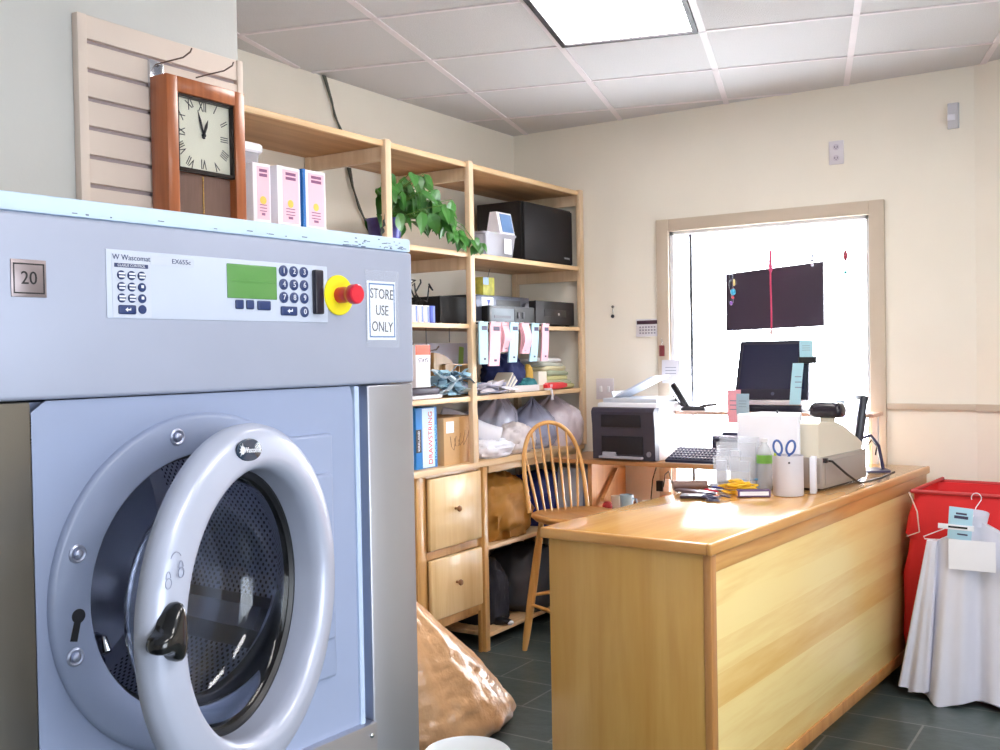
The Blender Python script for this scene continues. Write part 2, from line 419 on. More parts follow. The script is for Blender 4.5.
# ------------------------------------------------------------------ washing machine
MR = Matrix.Rotation(radians(-3.28), 4, 'Z')
base = MR @ Vector((-1.25, 0.9725, 0)); base.z = FL
wmc = thing('washing_machine', base, 'large blue-grey front-loading coin laundry washer with its round porthole door ajar', 'washing machine', rz=radians(-3.28))
M_blue = mat('blue_grey_enamel', (152, 164, 194), 0.38, var=0.01, coat=0.2)
M_panel = mat('panel_blue_grey', (170, 176, 196), 0.42, 0.15, var=0.01)
M_steel = mat('brushed_stainless', (194, 196, 206), 0.38, 1.0, var=0.05, vscale=6, bump=0.02, bscale=60, squash=(1, 1, .04))
M_cap = mat('pale_blue_painted_board', (206, 226, 246), 0.5, var=0.03, vscale=20)
M_navy = mat('navy_button', (44, 62, 112), 0.35); M_wl = mat('white_print', (238, 240, 248), 0.5); M_ink = mat('navy_print', (56, 66, 110), 0.5)
mb = MB()
for a_ in ((-.92, -.03, -.44, -.425, .0, 1.47), (-.92, -.03, .445, .46, .0, 1.47), (-.92, -.90, -.425, .445, .0, 1.47), (-.90, -.03, -.425, .445, .0, .05), (-.90, -.03, -.425, .445, 1.455, 1.47)): mb.box(*a_)
build(mb, 'cabinet_body', M_blue, wmc, True)
mb = MB(); mb.box(-.90, 0.0, -.442, .474, 1.474, 1.712, .006, 3); build(mb, 'control_panel', M_panel, wmc, True)
# top board with chipped edge (bare dark nicks along its lower edge)
mb = MB(); mb.box(-.90, -.004, -.442, .474, 1.713, 1.737, .003)
random.seed(3); mb.mi = 1
for i in range(44):
    y = random.uniform(-.4, .45) if i < 14 else random.uniform(.30, .468)
    a = random.uniform(.001, .006); h = random.uniform(.0006, .0018)
    zz = 1.7135 + (random.uniform(0, .006) if i < 30 else random.uniform(.006, .018))
    mb.box(-.0045, -.0034, y - a, y + a, zz, zz + h)
build(mb, 'top_board', [M_cap, mat('chip_dark', (96, 110, 136), 0.7)], wmc, True)
mb = MB()
# side channels, stainless
mb.box(-.10, -.008, -.442, -.263, .0, 1.472, .003); build(mb, 'side_strip', mat('dark_reflection_stainless', (122, 118, 110), 0.42, 1.0, var=0.05, vscale=6, bump=0.02, bscale=60, squash=(1, 1, .04)), wmc, True)  # left strip: dark room reflection painted into the steel colour
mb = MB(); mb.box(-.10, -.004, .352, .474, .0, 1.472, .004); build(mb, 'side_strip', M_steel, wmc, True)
# front sheet with round opening (polar mesh)
def front_sheet():
    mb = MB(); n = 96; cz = 1.196; y0, y1, z0, z1 = -.262, .322, .10, 1.472; x = -.010
    inn, out = [], []
    for k in range(n):
        a = 2 * pi * k / n; c_, s_ = cos(a), sin(a)
        t = min((y1 if c_ > 0 else -y0) / max(abs(c_), 1e-6), ((z1 - cz) if s_ > 0 else (cz - z0)) / max(abs(s_), 1e-6))
        inn.append((x, .189 * c_, cz + .189 * s_)); out.append((x, t * c_, cz + t * s_))
    mb.loft([out, inn], True, False)
    mb.loft([inn, [(x - .03, p[1] * .985, cz + (p[2] - cz) * .985) for p in inn]], True, False)
    return mb
build(front_sheet(), 'front_sheet', M_blue, wmc, True)
mb = MB(); mb.box(-.05, -.006, .322, .334, .0, 1.472, .003); mb.box(-.06, -.035, .334, .352, .0, 1.472); build(mb, 'corner_trim', mat('light_blue_strip', (186, 204, 232), 0.35), wmc, True)
mb = MB(); cz = 1.196
mb.lathe([(.189, -.004), (.189, .004), (.192, .0065), (.240, .0065), (.245, .004), (.2475, 0), (.2475, -.002)], (-.008, 0, cz), (1, 0, 0), 96)
flg = build(mb, 'door_flange', M_blue, wmc, True)
for y, z in ((-.0475, 1.411), (-.2075, 1.269), (-.2145, 1.134)):
    mb = MB(); mb.lathe([(.0125, 0), (.0125, .0015), (.010, .003), (.0065, .0015), (.006, .0045), (.004, .006), (0, .006)], (-.0015, y, z), (1, 0, 0), 20); build(mb, 'screw', mat('satin_screw', (176, 182, 204), .35, .8), flg, True)
mb = MB(); mb.cyl((-.0018, -.2085, 1.187), (-.0005, -.2085, 1.187), .0095, seg=20)
mb.prism([(-.005, -.033), (.005, -.033), (.0045, 0), (-.0045, 0)], .0014, T(-.0018, -.2085, 1.187) @ FX @ R(-14))
build(mb, 'latch_slot', mat('slot_black', (24, 24, 34), 0.5), flg, True)
# lower kick panel
mb = MB(); mb.box(-.05, .006, -.262, .350, .10, .882, .003); mb.box(-.05, -.006, -.262, .350, .0, .10)
kp = build(mb, 'lower_panel', M_steel, wmc, True)
mb = MB(); mb.sphere((.007, .335, .862), .005, 12, (.5, 1, 1)); build(mb, 'screw', M_chrome, kp, True)
# drum and tub
def drum_mat():
    m = bpy.data.materials.new('perforated_drum_steel'); nt, b = nodes_of(m)
    tc = nt.nodes.new('ShaderNodeTexCoord'); sp = nt.nodes.new('ShaderNodeSeparateXYZ'); nt.links.new(tc.outputs['Object'], sp.inputs[0])
    su = nt.nodes.new('ShaderNodeMath'); su.operation = 'SUBTRACT'; su.inputs[1].default_value = 1.196; nt.links.new(sp.outputs['Z'], su.inputs[0])
    at = nt.nodes.new('ShaderNodeMath'); at.operation = 'ARCTAN2'; nt.links.new(su.outputs[0], at.inputs[0]); nt.links.new(sp.outputs['Y'], at.inputs[1])
    def wave(src, k):
        a = nt.nodes.new('ShaderNodeMath'); a.operation = 'MULTIPLY'; a.inputs[1].default_value = k; nt.links.new(src, a.inputs[0])
        s = nt.nodes.new('ShaderNodeMath'); s.operation = 'SINE'; nt.links.new(a.outputs[0], s.inputs[0]); return s.outputs[0]
    mu = nt.nodes.new('ShaderNodeMath'); mu.operation = 'MULTIPLY'
    nt.links.new(wave(at.outputs[0], 120), mu.inputs[0]); nt.links.new(wave(sp.outputs['X'], 430), mu.inputs[1])
    gt = nt.nodes.new('ShaderNodeMath'); gt.operation = 'GREATER_THAN'; gt.inputs[1].default_value = 0.42; nt.links.new(mu.outputs[0], gt.inputs[0])
    inn_ = nt.nodes.new('ShaderNodeMath'); inn_.operation = 'COMPARE'; inn_.inputs[1].default_value = -0.30; inn_.inputs[2].default_value = 0.195; nt.links.new(sp.outputs['X'], inn_.inputs[0])
    pr_ = nt.nodes.new('ShaderNodeMath'); pr_.operation = 'MULTIPLY'; nt.links.new(gt.outputs[0], pr_.inputs[0]); nt.links.new(inn_.outputs[0], pr_.inputs[1]); gt = pr_
    mx = nt.nodes.new('ShaderNodeMixRGB'); mx.inputs[1].default_value = rgb((196, 200, 216)); mx.inputs[2].default_value = rgb((70, 70, 86))
    nt.links.new(gt.outputs[0], mx.inputs[0]); nt.links.new(mx.outputs[0], b.inputs['Base Color'])
    b.inputs['Metallic'].default_value = 0.85; b.inputs['Roughness'].default_value = 0.30
    return m
mb = MB(); mb.lathe([(.186, -.052), (.200, -.075), (.215, -.085), (.300, -.095), (.300, -.50), (.285, -.52), (0, -.52)], (0, 0, cz), (1, 0, 0), 96)
dr = build(mb, 'drum', drum_mat(), wmc, True)
for k in range(3):
    mb = MB(); a = radians(-150 + 120 * k); n_ = Vector((0, cos(a), sin(a))); t_ = Vector((0, -sin(a), cos(a))); o_ = Vector((0, 0, cz)) + n_ * .30
    mb.loft([[o_ + Vector((x, 0, 0)) + t_ * u - n_ * v for u, v in ((-.05, 0), (-.02, .05 * h), (.02, .05 * h), (.05, 0))] for x, h in ((-.12, .2), (-.15, 1), (-.45, 1), (-.49, .2))])
    build(mb, 'drum_lifter', mat('lifter_steel', (150, 152, 165), 0.3, .9), dr, True)
mb = MB(); mb.lathe([(.189, -.008), (.182, -.020), (.179, -.040), (.186, -.054)], (0, 0, cz), (1, 0, 0), 96)
build(mb, 'gasket', mat('dark_rubber', (34, 34, 44), 0.45), wmc, True)
mb = MB(); mb.tube([(-.10, -.13, 1.118), (-.08, -.135, 1.13), (-.065, -.135, 1.128), (-.055, -.135, 1.112)], .008, 10)
mb.sphere((-.10, -.14, 1.09), .028, 14, (1, 1, .8)); mb.tube([(-.09, -.15, 1.085), (-.07, -.16, 1.05), (-.08, -.15, 1.02)], .006, 8)
build(mb, 'spray_nozzle', M_chrome, wmc, True)
# hinge bracket on the flange
mb = MB()
mb.box(-.020, .001, .15, .262, .985, 1.395, .006, 3); mb.box(-.020, .009, .16, .255, 1.05, 1.33, .008, 3)
build(mb, 'hinge_bracket', M_blue, wmc, True)
# door, swung out about its hinge
TH = radians(20)
hinge = Vector((.0375, .2587, 1.1875))
ud = Vector((sin(TH), -cos(TH), 0)); nd = Vector((cos(TH), sin(TH), 0))
dc = hinge + ud * .304
DM = Matrix(((nd.x, -ud.x, 0, dc.x), (nd.y, -ud.y, 0, dc.y), (0, 0, 1, dc.z), (0, 0, 0, 1)))   # local: x = outward, y = towards hinge, z = up
mb = MB(); mb.M = DM
mb.lathe([(.186, -.042), (.181, -.042), (.1805, -.012), (.182, -.002), (.186, .007), (.192, .0115), (.200, .0125), (.224, .0085), (.2345, .0045), (.2375, .001), (.2435, -.006), (.2455, -.014), (.244, -.024), (.236, -.030)], (0, 0, 0), (1, 0, 0), 112, close=True)
M_ring = mat('silver_blue_door_ring', (186, 192, 212), 0.36, 0.2, coat=0.3)
door = build(mb, 'door', M_ring, wmc, True, smooth=60)
mb = MB(); mb.M = DM
mb.lathe([(.182, -.038), (.177, -.038), (.172, -.043), (.172, -.052), (.184, -.052)], (0, 0, 0), (1, 0, 0), 96, close=True)
build(mb, 'door_seal', mat('black_rubber', (16, 16, 22), 0.4), door, True)
mb = MB(); mb.M = DM
mb.lathe([(.174, -.044), (.170, -.062), (.160, -.092), (.142, -.112), (.10, -.125), (.0005, -.130), (.0005, -.126), (.098, -.121), (.139, -.108), (.156, -.089), (.166, -.060), (.170, -.044)], (0, 0, 0), (1, 0, 0), 96, close=True)
build(mb, 'door_glass', mat('bowl_glass', (235, 240, 250), 0.02, trans=1.0, ior=1.35), door, True, smooth=80)
# handle: black curved three-ended grip
mb = MB(); mb.M = DM
hp = [(-.178, .018), (-.158, .050), (-.138, .066), (-.122, .060), (-.116, .030), (-.114, -.005), (-.118, -.034), (-.130, -.052), (-.150, -.046), (-.160, -.030), (-.180, -.024), (-.205, -.022), (-.212, -.008), (-.204, .010)]
def smooth_poly(p, it=2):
    for _ in range(it):
        q = []
        for i in range(len(p)):
            a, b = p[i], p[(i + 1) % len(p)]
            q += [(a[0] * .75 + b[0] * .25, a[1] * .75 + b[1] * .25), (a[0] * .25 + b[0] * .75, a[1] * .25 + b[1] * .75)]
        p = q
    return p
hp = smooth_poly([(a_ * .58 - .140, b_ * .62 + .012) for a_, b_ in hp]); hc = (-.232, .012)
mb.loft([[(.006 + d_ * .75, hc[0] + (p[0] - hc[0]) * k, hc[1] + (p[1] - hc[1]) * k) for p in hp] for d_, k in ((-.006, .86), (.004, .97), (.014, 1.0), (.022, .95), (.028, .80), (.031, .55), (.031, .2))])
build(mb, 'door_handle', mat('glossy_black', (14, 14, 18), 0.18, coat=.5), door, True, smooth=70)
# oval badge
mb = MB(); mb.M = DM @ T(.0095, -.034, .212) @ R(-4, 'X')
mb.lathe([(0, 0), (1, 0), (1, .0018), (.93, .003), (0, .003)], (0, 0, 0), (1, 0, 0), 40, sx=.0325, sy=.0155)
bd = build(mb, 'door_badge', mat('teal_black_badge', (40, 58, 78), 0.25), door, True)
mb = MB(); mb.M = DM @ T(.0130, -.034, .212) @ R(-4, 'X')
letter(mb, 'Wascomat', .0105, T(0, .006, 0) @ FX, .95)
for k in range(5):
    a = radians(95 + 35 * k); mb.prism([(0, -.0018), (.0095, 0), (0, .0018)], .0006, T(0, -.021, 0) @ FX @ Matrix.Rotation(a, 4, 'Z'))
mb.lathe([(0, 0), (1, 0), (1, .0005), (0, .0005)], (0, -.021, 0), (1, 0, 0), 16, sx=.0055, sy=.0055)
build(mb, 'badge_lettering', M_wl, bd, True)
mb = MB(); mb.M = DM @ T(.0118, -.212, .078)
for y, z in ((-.014, -.004), (.012, .004)):
    mb.tube([(0, y + .006 * cos(2 * pi * k / 16), z + .006 * sin(2 * pi * k / 16)) for k in range(17)], .0006, 5)
    mb.tube([(0, y + .0045 * cos(pi * k / 8), z + .006 + .008 * sin(pi * k / 8)) for k in range(9)], .0006, 5)
mb.tube([(0, .002 + .012 * cos(radians(150 - 15 * k)), .018 + .012 * sin(radians(150 - 15 * k))) for k in range(9)], .0007, 5)
build(mb, 'lock_mark', mat('embossed_mark', (140, 146, 172), 0.4), door, True)
# control fascia
mb = MB(); mb.box(-.002, .0016, -.157, .2555, 1.580, 1.674, .0015); fa = build(mb, 'control_fascia', mat('pale_fascia', (202, 210, 228), 0.35), wmc, True)
mb = MB(); mb.box(.0016, .0022, -.1485, -.0875, 1.582, 1.669); mb.box(.0016, .0021, -.0870, -.014, 1.6565, 1.669); build(mb, 'keypad_label', mat('silver_label', (206, 212, 226), 0.3), fa, True)
mb = MB(); mb.mi = 0
letter(mb, 'W Wascomat', .0105, T(.0023, -.118, 1.6635) @ FX); build(mb, 'fascia_lettering', M_ink, fa, True); mb = MB(); letter(mb, 'EX655c', .0095, T(.0022, -.036, 1.6628) @ FX, 1.1)
mb.box(.0022, .0026, -.145, -.092, 1.6500, 1.6555)
build(mb, 'fascia_lettering', M_ink, fa, True)
mb = MB(); letter(mb, 'CLARUS CONTROL', .0050, T(.0027, -.1185, 1.6527) @ FX, 1.0); build(mb, 'fascia_lettering', M_wl, fa, True)
cols = (-.1350, -.1190, -.1030); rows = (1.6394, 1.6236, 1.6080)
for r_, z in enumerate(rows):
    for c_, y in enumerate(cols):
        mb = MB(); mb.lathe([(0, 0), (.0062, 0), (.0062, .0016), (.0055, .0022), (0, .0022)], (.0022, y, z), (1, 0, 0), 20)
        bt = build(mb, 'button', M_navy, fa, True)
        if not (c_ == 2 and r_ > 0):
            mb = MB(); mb.box(.0043, .0048, y - .0048, y + .0048, z + .0008, z + .0034, .0001); mb.box(.0043, .0048, y - .0045, y + .0045, z - .0034, z - .0010, .0001); build(mb, 'button_mark', M_wl, bt, True)
        else:
            mb = MB(); mb.box(.0043, .0048, y - .002, y + .002, z - .001, z + .003); build(mb, 'button_mark', M_wl, bt, True)
def pill(y, z, w_, h_, nm='button', m=None):
    mb = MB(); mb.box(.0016, .0042, y - w_, y + w_, z - h_, z + h_, min(h_ * .8, .0022), 4); return build(mb, nm, m or M_navy, fa, True)
b_ = pill(-.127, 1.5922, .0135, .0062)
mb = MB(); mb.prism([(-.004, 0), (0, .003), (0, .001), (.004, .001), (.004, .0025), (.005, .0025), (.005, -.001), (0, -.001), (0, -.003)], .0004, T(.0043, -.127, 1.5922) @ FX); build(mb, 'button_mark', M_wl, b_, True)
mb = MB(); mb.lathe([(0, 0), (.0062, 0), (.0062, .0016), (.0055, .0022), (0, .0022)], (.0022, -.103, 1.5930), (1, 0, 0), 20); build(mb, 'button', M_navy, fa, True)
for r_, z in enumerate((1.6612, 1.6398, 1.6190, 1.597)):
    for c_, y in enumerate((.1576, .1795, .2015)):
        if r_ == 3 and c_ < 2: continue
        s_ = '0' if r_ == 3 else str(r_ * 3 + c_ + 1)
        mb = MB(); mb.lathe([(0, 0), (.0088, 0), (.0088, .0016), (.0080, .0022), (0, .0022)], (.0016, y, z), (1, 0, 0), 24)
        bt = build(mb, 'button', M_navy, fa, True)
        mb = MB(); letter(mb, s_, .0125, T(.0042, y, z) @ FX); build(mb, 'button_mark', M_wl, bt, True)
b_ = pill(.1675, 1.5975, .0170, .0072)
mb = MB(); mb.prism([(-.005, 0), (0, .0035), (0, .001), (.005, .001), (.005, .0035), (.0065, .0035), (.0065, -.001), (0, -.001), (0, -.0035)], .0004, T(.0043, .1675, 1.5975) @ FX); build(mb, 'button_mark', M_wl, b_, True)
pill(.0676, 1.6053, .0075, .0070); pill(.0884, 1.6053, .0070, .0070); pill(.1160, 1.6048, .0130, .0072)
mb = MB(); mb.box(.0016, .0030, .0455, .1430, 1.6145, 1.6665, .0012); dsp = build(mb, 'display_screen', mat('green_display', (96, 148, 82), 0.25, emit=((90, 150, 70), 0.08)), fa, True)
mb = MB(); mb.box(.0030, .0033, .052, .136, 1.6395, 1.6425); build(mb, 'display_text', mat('green_dark', (92, 150, 76), 0.4), dsp, True)
mb = MB(); mb.box(.0016, .011, .2195, .2385, 1.5935, 1.6665, .0025); build(mb, 'card_slot', mat('slot_dark', (34, 30, 44), 0.3), fa, True)
# emergency stop
mb = MB(); mb.lathe([(0, 0), (.033, 0), (.034, .001), (.034, .003), (.033, .004), (0, .004)], (0, .2805, 1.627), (1, 0, 0), 40); es = build(mb, 'emergency_stop', mat('yellow_plate', (250, 232, 30), 0.4), wmc, True)
mb = MB(); mb.lathe([(.0135, 0), (.0135, .014), (.0120, .020), (.0125, .024), (.0160, .028), (.0170, .033), (.0165, .041), (.0145, .043), (0, .0435)], (.004, .2805, 1.627), (1, 0, 0), 32); build(mb, 'stop_button', mat('red_plastic', (226, 36, 58), 0.3, coat=.3), es, True)
# number badge
mb = MB(); mb.box(0, .0015, -.2895, -.2425, 1.6045, 1.6520, .0006); nb = build(mb, 'number_badge', mat('badge_metal', (150, 138, 140), 0.35, 0.6), wmc, True)
mb = MB(); letter(mb, '20', .0235, T(.0017, -.266, 1.628) @ FX, .95)
for a in ((-.2865, -.2455, 1.6455, 1.6472), (-.2865, -.2455, 1.6088, 1.6105), (-.2865, -.2850, 1.6095, 1.6465), (-.2470, -.2455, 1.6095, 1.6465)): mb.box(.0015, .0019, *a)
build(mb, 'badge_number', M_black, nb, True)
# plastic sleeve with handwritten notice taped to the panel
sn = thing('handwritten_notice', (MR @ Vector((-1.25, 0.9725 + .387, 0))) + Vector((0, 0, 1.43)), 'handwritten STORE USE ONLY notice in a clear plastic sleeve on the washer panel', 'sign', rz=radians(-3.28))
def sg(y): return y - .387
def sz(z): return z - LIFT - 1.43
mb = MB(); nY, nZ = 8, 16
rows_ = []
for j in range(nZ + 1):
    z = 1.538 + (1.674 - 1.538) * j / nZ
    rows_.append([(.004 + .0022 * sin(j * 1.3) * sin(i * 1.1) + (.003 if i in (0, nY) else 0) * 0, sg(.343 + .087 * i / nY), sz(z)) for i in range(nY + 1)])
mb.loft(rows_, False)
m_sl = mat('clear_sleeve', (232, 238, 248), 0.12, alpha=0.13)
sv = build(mb, 'plastic_sleeve', m_sl, sn, True)
mb = MB(); mb.box(.0009, .0018, sg(.3495), sg(.4235), sz(1.5515), sz(1.6555)); pp = build(mb, 'paper', mat('white_paper', (240, 243, 250), 0.6), sn, True)
mb = MB(); t_ = .0012
for a in ((.3560, .4190, 1.6490, 1.6515), (.3560, .4190, 1.5560, 1.5585), (.3545, .3570, 1.556, 1.6515), (.4185, .4210, 1.556, 1.6515)): mb.box(.0018, .0021, sg(a[0]), sg(a[1]), sz(a[2]), sz(a[3]))
build(mb, 'blue_border', mat('marker_blue', (60, 110, 170), 0.6), pp, True)
mb = MB()
for s_, z in (('STORE', 1.632), ('USE', 1.603), ('ONLY', 1.574)):
    letter(mb, s_, .0255, T(.0019, sg(.3875), sz(z)) @ FX @ R(-2), .80)
build(mb, 'handwriting', mat('marker_black', (48, 48, 58), 0.6), pp, True)

# ------------------------------------------------------------------ shelving unit along the left wall
M_pine = wood('pine_y', (206, 168, 122), (232, 200, 156), 'y', 0.45, coat=.1)
M_pinez = wood('pine_z', (214, 184, 146), (234, 208, 176), 'z', 0.45, coat=.1)
M_ply = wood('plywood_board', (168, 122, 78), (200, 156, 108), 'y', 0.5, .7, coat=.05)
SX0, SX1 = -3.39, -2.92
shu = thing('shelving_unit', (-3.15, 3.9, FL), 'tall open pine shelving unit with built-in lower cupboard deck along the left wall', 'shelving unit')
YE = 5.455
def board(z, y0=2.30, y1=YE, t=.02, x1=SX1, nm='shelf'):
    mb = MB(); mb.mi = 0; mb.box(SX0, x1 - .018, y0, y1, z - t, z, 0); build(mb, nm, M_ply, shu)
    mb = MB(); mb.box(x1 - .018, x1, y0, y1, z - t - .004, z + .001, .002); build(mb, 'shelf_edge', M_pine, shu)
board(2.385); board(1.938); board(1.580, t=.018); board(1.218, t=.02)
mb = MB(); mb.box(SX0, -2.925, 2.30, YE, .855, .885, .003); build(mb, 'deck', M_pine, shu)
for y in (2.32, 3.600, 4.252, YE - .045):
    mb = MB(); mb.box(-2.935, -2.905, y, y + .040, .885, 2.392, .003); build(mb, 'post', M_pinez, shu)
    mb = MB(); mb.box(SX0, SX0 + .03, y, y + .040, FL, 2.364); build(mb, 'post', M_pinez, shu)
    for z in (2.33, 1.885):
        mb = MB(); mb.box(SX0 + .03, -2.935, y + .010, y + .030, z - .03, z + .033); build(mb, 'cleat', M_pinez, shu)
# right lower bay: middle and bottom shelves, front leg
for z in (.435, -.015):
    mb = MB(); mb.box(SX0, -2.95, 4.43, YE, z - .022, z, .002); build(mb, 'shelf', M_pine, shu)
mb = MB(); mb.box(-2.975, -2.935, 4.375, 4.415, FL, .855, .003); build(mb, 'post', wood('honey_z', (186, 138, 78), (214, 168, 104), 'z'), shu)
mb = MB(); mb.box(-2.975, -2.94, 4.435, YE, .815, .855, .002); build(mb, 'rail', M_pine, shu)
# drawer cabinet under the deck
M_hz = MC['honey_z']; M_mz = wood('maple_z', (222, 186, 128), (238, 208, 156), 'z', .35)
cb = thing('drawer_cabinet', (-3.15, 4.12, FL), 'honey-coloured drawer cabinet with two pale drawers and round wooden knobs', 'drawer cabinet')
mb = MB(); mb.box(-3.36, -2.97, 3.84, 4.39, .10, .853)
mb.box(-2.975, -2.955, 3.84, 3.912, FL, .853, .002); mb.box(-2.975, -2.955, 4.362, 4.394, FL, .853, .002)
mb.box(-2.975, -2.955, 3.912, 4.362, .842, .853); mb.box(-2.975, -2.955, 3.912, 4.362, .452, .488); mb.box(-2.975, -2.955, 3.912, 4.362, .118, .150)
mb.box(-3.36, -3.32, 3.84, 3.88, FL, .10); mb.box(-3.36, -3.32, 4.35, 4.39, FL, .10)
build(mb, 'cabinet_body', M_hz, cb)
for z0, z1 in ((.492, .838), (.156, .448)):
    mb = MB(); mb.box(-2.958, -2.935, 3.918, 4.358, z0, z1, .007, 3); d_ = build(mb, 'drawer', M_mz, cb)
    mb = MB(); zc = (z0 + z1) / 2 + .01; mb.lathe([(.007, 0), (.006, .012), (.014, .020), (.0155, .026), (.012, .032), (0, .034)], (-2.935, 4.125, zc), (1, 0, 0), 20); build(mb, 'knob', mat('brown_knob', (150, 104, 66), .35), d_)

# ------------------------------------------------------------------ things on the shelves
def crate_box(name, x0, x1, y0, y1, z0, z1, m, label, cat, group=None, rz=0):
    t = thing(name, ((x0 + x1) / 2, (y0 + y1) / 2, z0), label, cat, group, rz=radians(rz)); a, b, h = (x1 - x0) / 2, (y1 - y0) / 2, z1 - z0
    mb = MB(); mb.box(-a, a, -b, b, 0, h, .002); build(mb, 'carton', m, t, True)
    return t, a, b, h
M_boxw = mat('white_carton', (238, 234, 242), .45); M_pink = mat('pink_print', (240, 190, 206), .5); M_purp = mat('plum_print', (128, 78, 118), .5)
M_or = mat('orange_print', (250, 190, 80), .5); M_blu = mat('blue_carton', (32, 112, 190), .4)
Z2 = 1.940
for i, (y0, y1, rz, lab, side) in enumerate(((2.868, 2.955, -5, 'white and pink carton nearest the clear tub, leaning', 0), (2.990, 3.118, 0, 'white and pink carton in the middle of the three', 1), (3.135, 3.270, 0, 'white and pink carton with a bright blue side, rightmost of three', 2))):
    t, a, b, h = crate_box('detergent_box', -3.10, -2.965, y0, y1, Z2, 2.188 + .006 * i, M_boxw, lab, 'box', 'pink printed cartons on the second shelf', rz)
    mb = MB(); mb.box(a, a + .001, -b * .55, b * .85, .03, h - .012); lb = build(mb, 'printed_label', M_pink, t, True)
    mb = MB()
    for k in range(2): mb.box(a + .001, a + .0015, -b * .3, b * .6, h - .052 + .018 * k, h - .040 + .018 * k)
    mb.box(a + .001, a + .0015, -b * .1, b * .3, .045, .055)
    for k in range(3): mb.box(a + .001, a + .0014, -b * .3, b * .5, .06 + k * .012, .064 + k * .012)
    build(mb, 'label_print', M_purp, lb, True)
    mb = MB(); mb.cyl((a + .001, b * .1, h * .42), (a + .0016, b * .1, h * .42), .016, seg=20); build(mb, 'label_spot', M_or, lb, True)
    if side == 2:
        mb = MB(); mb.box(-a, a - .001, -b - .0015, -b + .0005, 0, h); build(mb, 'blue_side', M_blu, t, True)
        mb = MB(); mb.box(a, a + .0012, -b, -b + .014, 0, h); build(mb, 'blue_side', M_blu, t, True)
tb = thing('storage_tub', (-3.16, 2.83, Z2), 'clear frosted plastic tub with white lid beside the pink cartons', 'tub')
M_frost = mat('frosted_plastic', (214, 214, 228), .25, alpha=.42)
mb = MB(); pr = [(.095, .0), (.10, .01), (.112, .31), (.116, .32), (.112, .321), (.097, .012), (0, .008)]
def rrect(w_, h_, r, n=5):
    pts = []
    for cx, cy, a0 in ((w_ - r, h_ - r, 0), (-w_ + r, h_ - r, 90), (-w_ + r, -h_ + r, 180), (w_ - r, -h_ + r, 270)):
        for k in range(n + 1): a = radians(a0 + 90 * k / n); pts.append((cx + r * cos(a), cy + r * sin(a)))
    return pts
mb.loft([[(x, y, z) for x, y in rrect(.12 * k, .155 * k, .03)] for z, k in ((0, .90), (.31, 1.0))]); build(mb, 'tub_body', M_frost, tb, True)
mb = MB(); mb.loft([[(x, y, z) for x, y in rrect(.12 * k, .155 * k, .03)] for z, k in ((.305, 1.02), (.312, 1.07), (.335, 1.07), (.342, 1.03))]); build(mb, 'lid', mat('white_lid', (236, 236, 244), .35), tb, True)

# pothos plant
random.seed(11)
pl = thing('potted_plant', (-3.04, 3.75, Z2), 'trailing green leafy pothos in a purple-blue pot on the second shelf', 'plant')
mb = MB(); mb.lathe([(0, 0), (.062, 0), (.070, .01), (.082, .11), (.088, .12), (.080, .122), (.074, .10), (0, .10)], (0, 0, 0), (0, 0, 1), 28); build(mb, 'pot', mat('purple_foil', (84, 84, 168), .3, .2, var=.25, vscale=30), pl, True)
mb = MB(); st = MB()
def leaf(mb, p, d, nrm, s):
    d = d.normalized(); sd = d.cross(nrm).normalized(); nr = sd.cross(d)
    outline = [(0, 0), (.28, .38), (.55, .46), (.85, .36), (1.2, .16), (1.5, 0)]
    L_, Rr, Cn = [], [], []
    for t, w_ in outline:
        droop = -.18 * t * t
        c_ = p + d * t * s + nr * droop * s; Cn.append(mb._v(c_))
        L_.append(mb._v(c_ + sd * w_ * s + nr * (.10 * w_) * s)); Rr.append(mb._v(c_ - sd * w_ * s + nr * (.10 * w_) * s))
    for i in range(len(outline) - 1):
        mb._f([Cn[i], Cn[i + 1], L_[i + 1], L_[i]]); mb._f([Cn[i], Rr[i], Rr[i + 1], Cn[i + 1]])
for i in range(135):
    if i < 95:
        a = random.uniform(0, 2 * pi); e = random.uniform(-.1, 1.35); rr = random.uniform(.08, .25)
        o_ = Vector((cos(a) * cos(e) * rr * .8 + .07, sin(a) * cos(e) * rr + .11, .13 + sin(e) * rr * .95)); s = random.uniform(.050, .082); o_.z = max(o_.z, .05)
        st.tube([(0, 0, .10), (o_.x * .4, o_.y * .4, .10 + (o_.z - .1) * .7), tuple(o_)], .0022, 5)
    else:
        t = random.random(); o_ = Vector((.14 + .02 * random.random(), .14 + .44 * t, .20 - .16 * t + random.uniform(-.03, .03) - .03 * sin(t * 3))); s = random.uniform(.032, .052)
    d = Vector((random.uniform(-.1, .7), random.uniform(-.5, .9), random.uniform(-1.2, -.2)))
    o_.y = min(o_.y, .60); o_.x = max(o_.x, -.20); mb.mi = 0
    leaf(mb, o_, d, Vector((1 + random.uniform(-.4, .3), random.uniform(-.9, .2), random.uniform(.1, .9))).normalized(), s)
for k in range(4): st.tube([(0, 0, .11), (.10, .06 + .01 * k, .22), (.14, .24, .17 - .02 * k), (.15, .42, .12 - .02 * k), (.14, .52 - .04 * k, .06 - .01 * k)], .0022, 5)
lm = mat('pothos_leaf', (56, 112, 44), .35, var=.35, vscale=9)
build(mb, 'foliage', lm, pl, True, smooth=0); build(st, 'stem', mat('plant_stem', (96, 140, 62), .5), pl, True)
mb = MB()
for k in range(5):
    o_ = Vector((.12, -.10 - .015 * k, .20 - .035 * k)); leaf(mb, o_, Vector((.3, -.5, -.8)), Vector((1, 0, .3)), .030)
build(mb, 'foliage', mat('dark_leaf', (36, 44, 40), .5), pl, True, smooth=0)

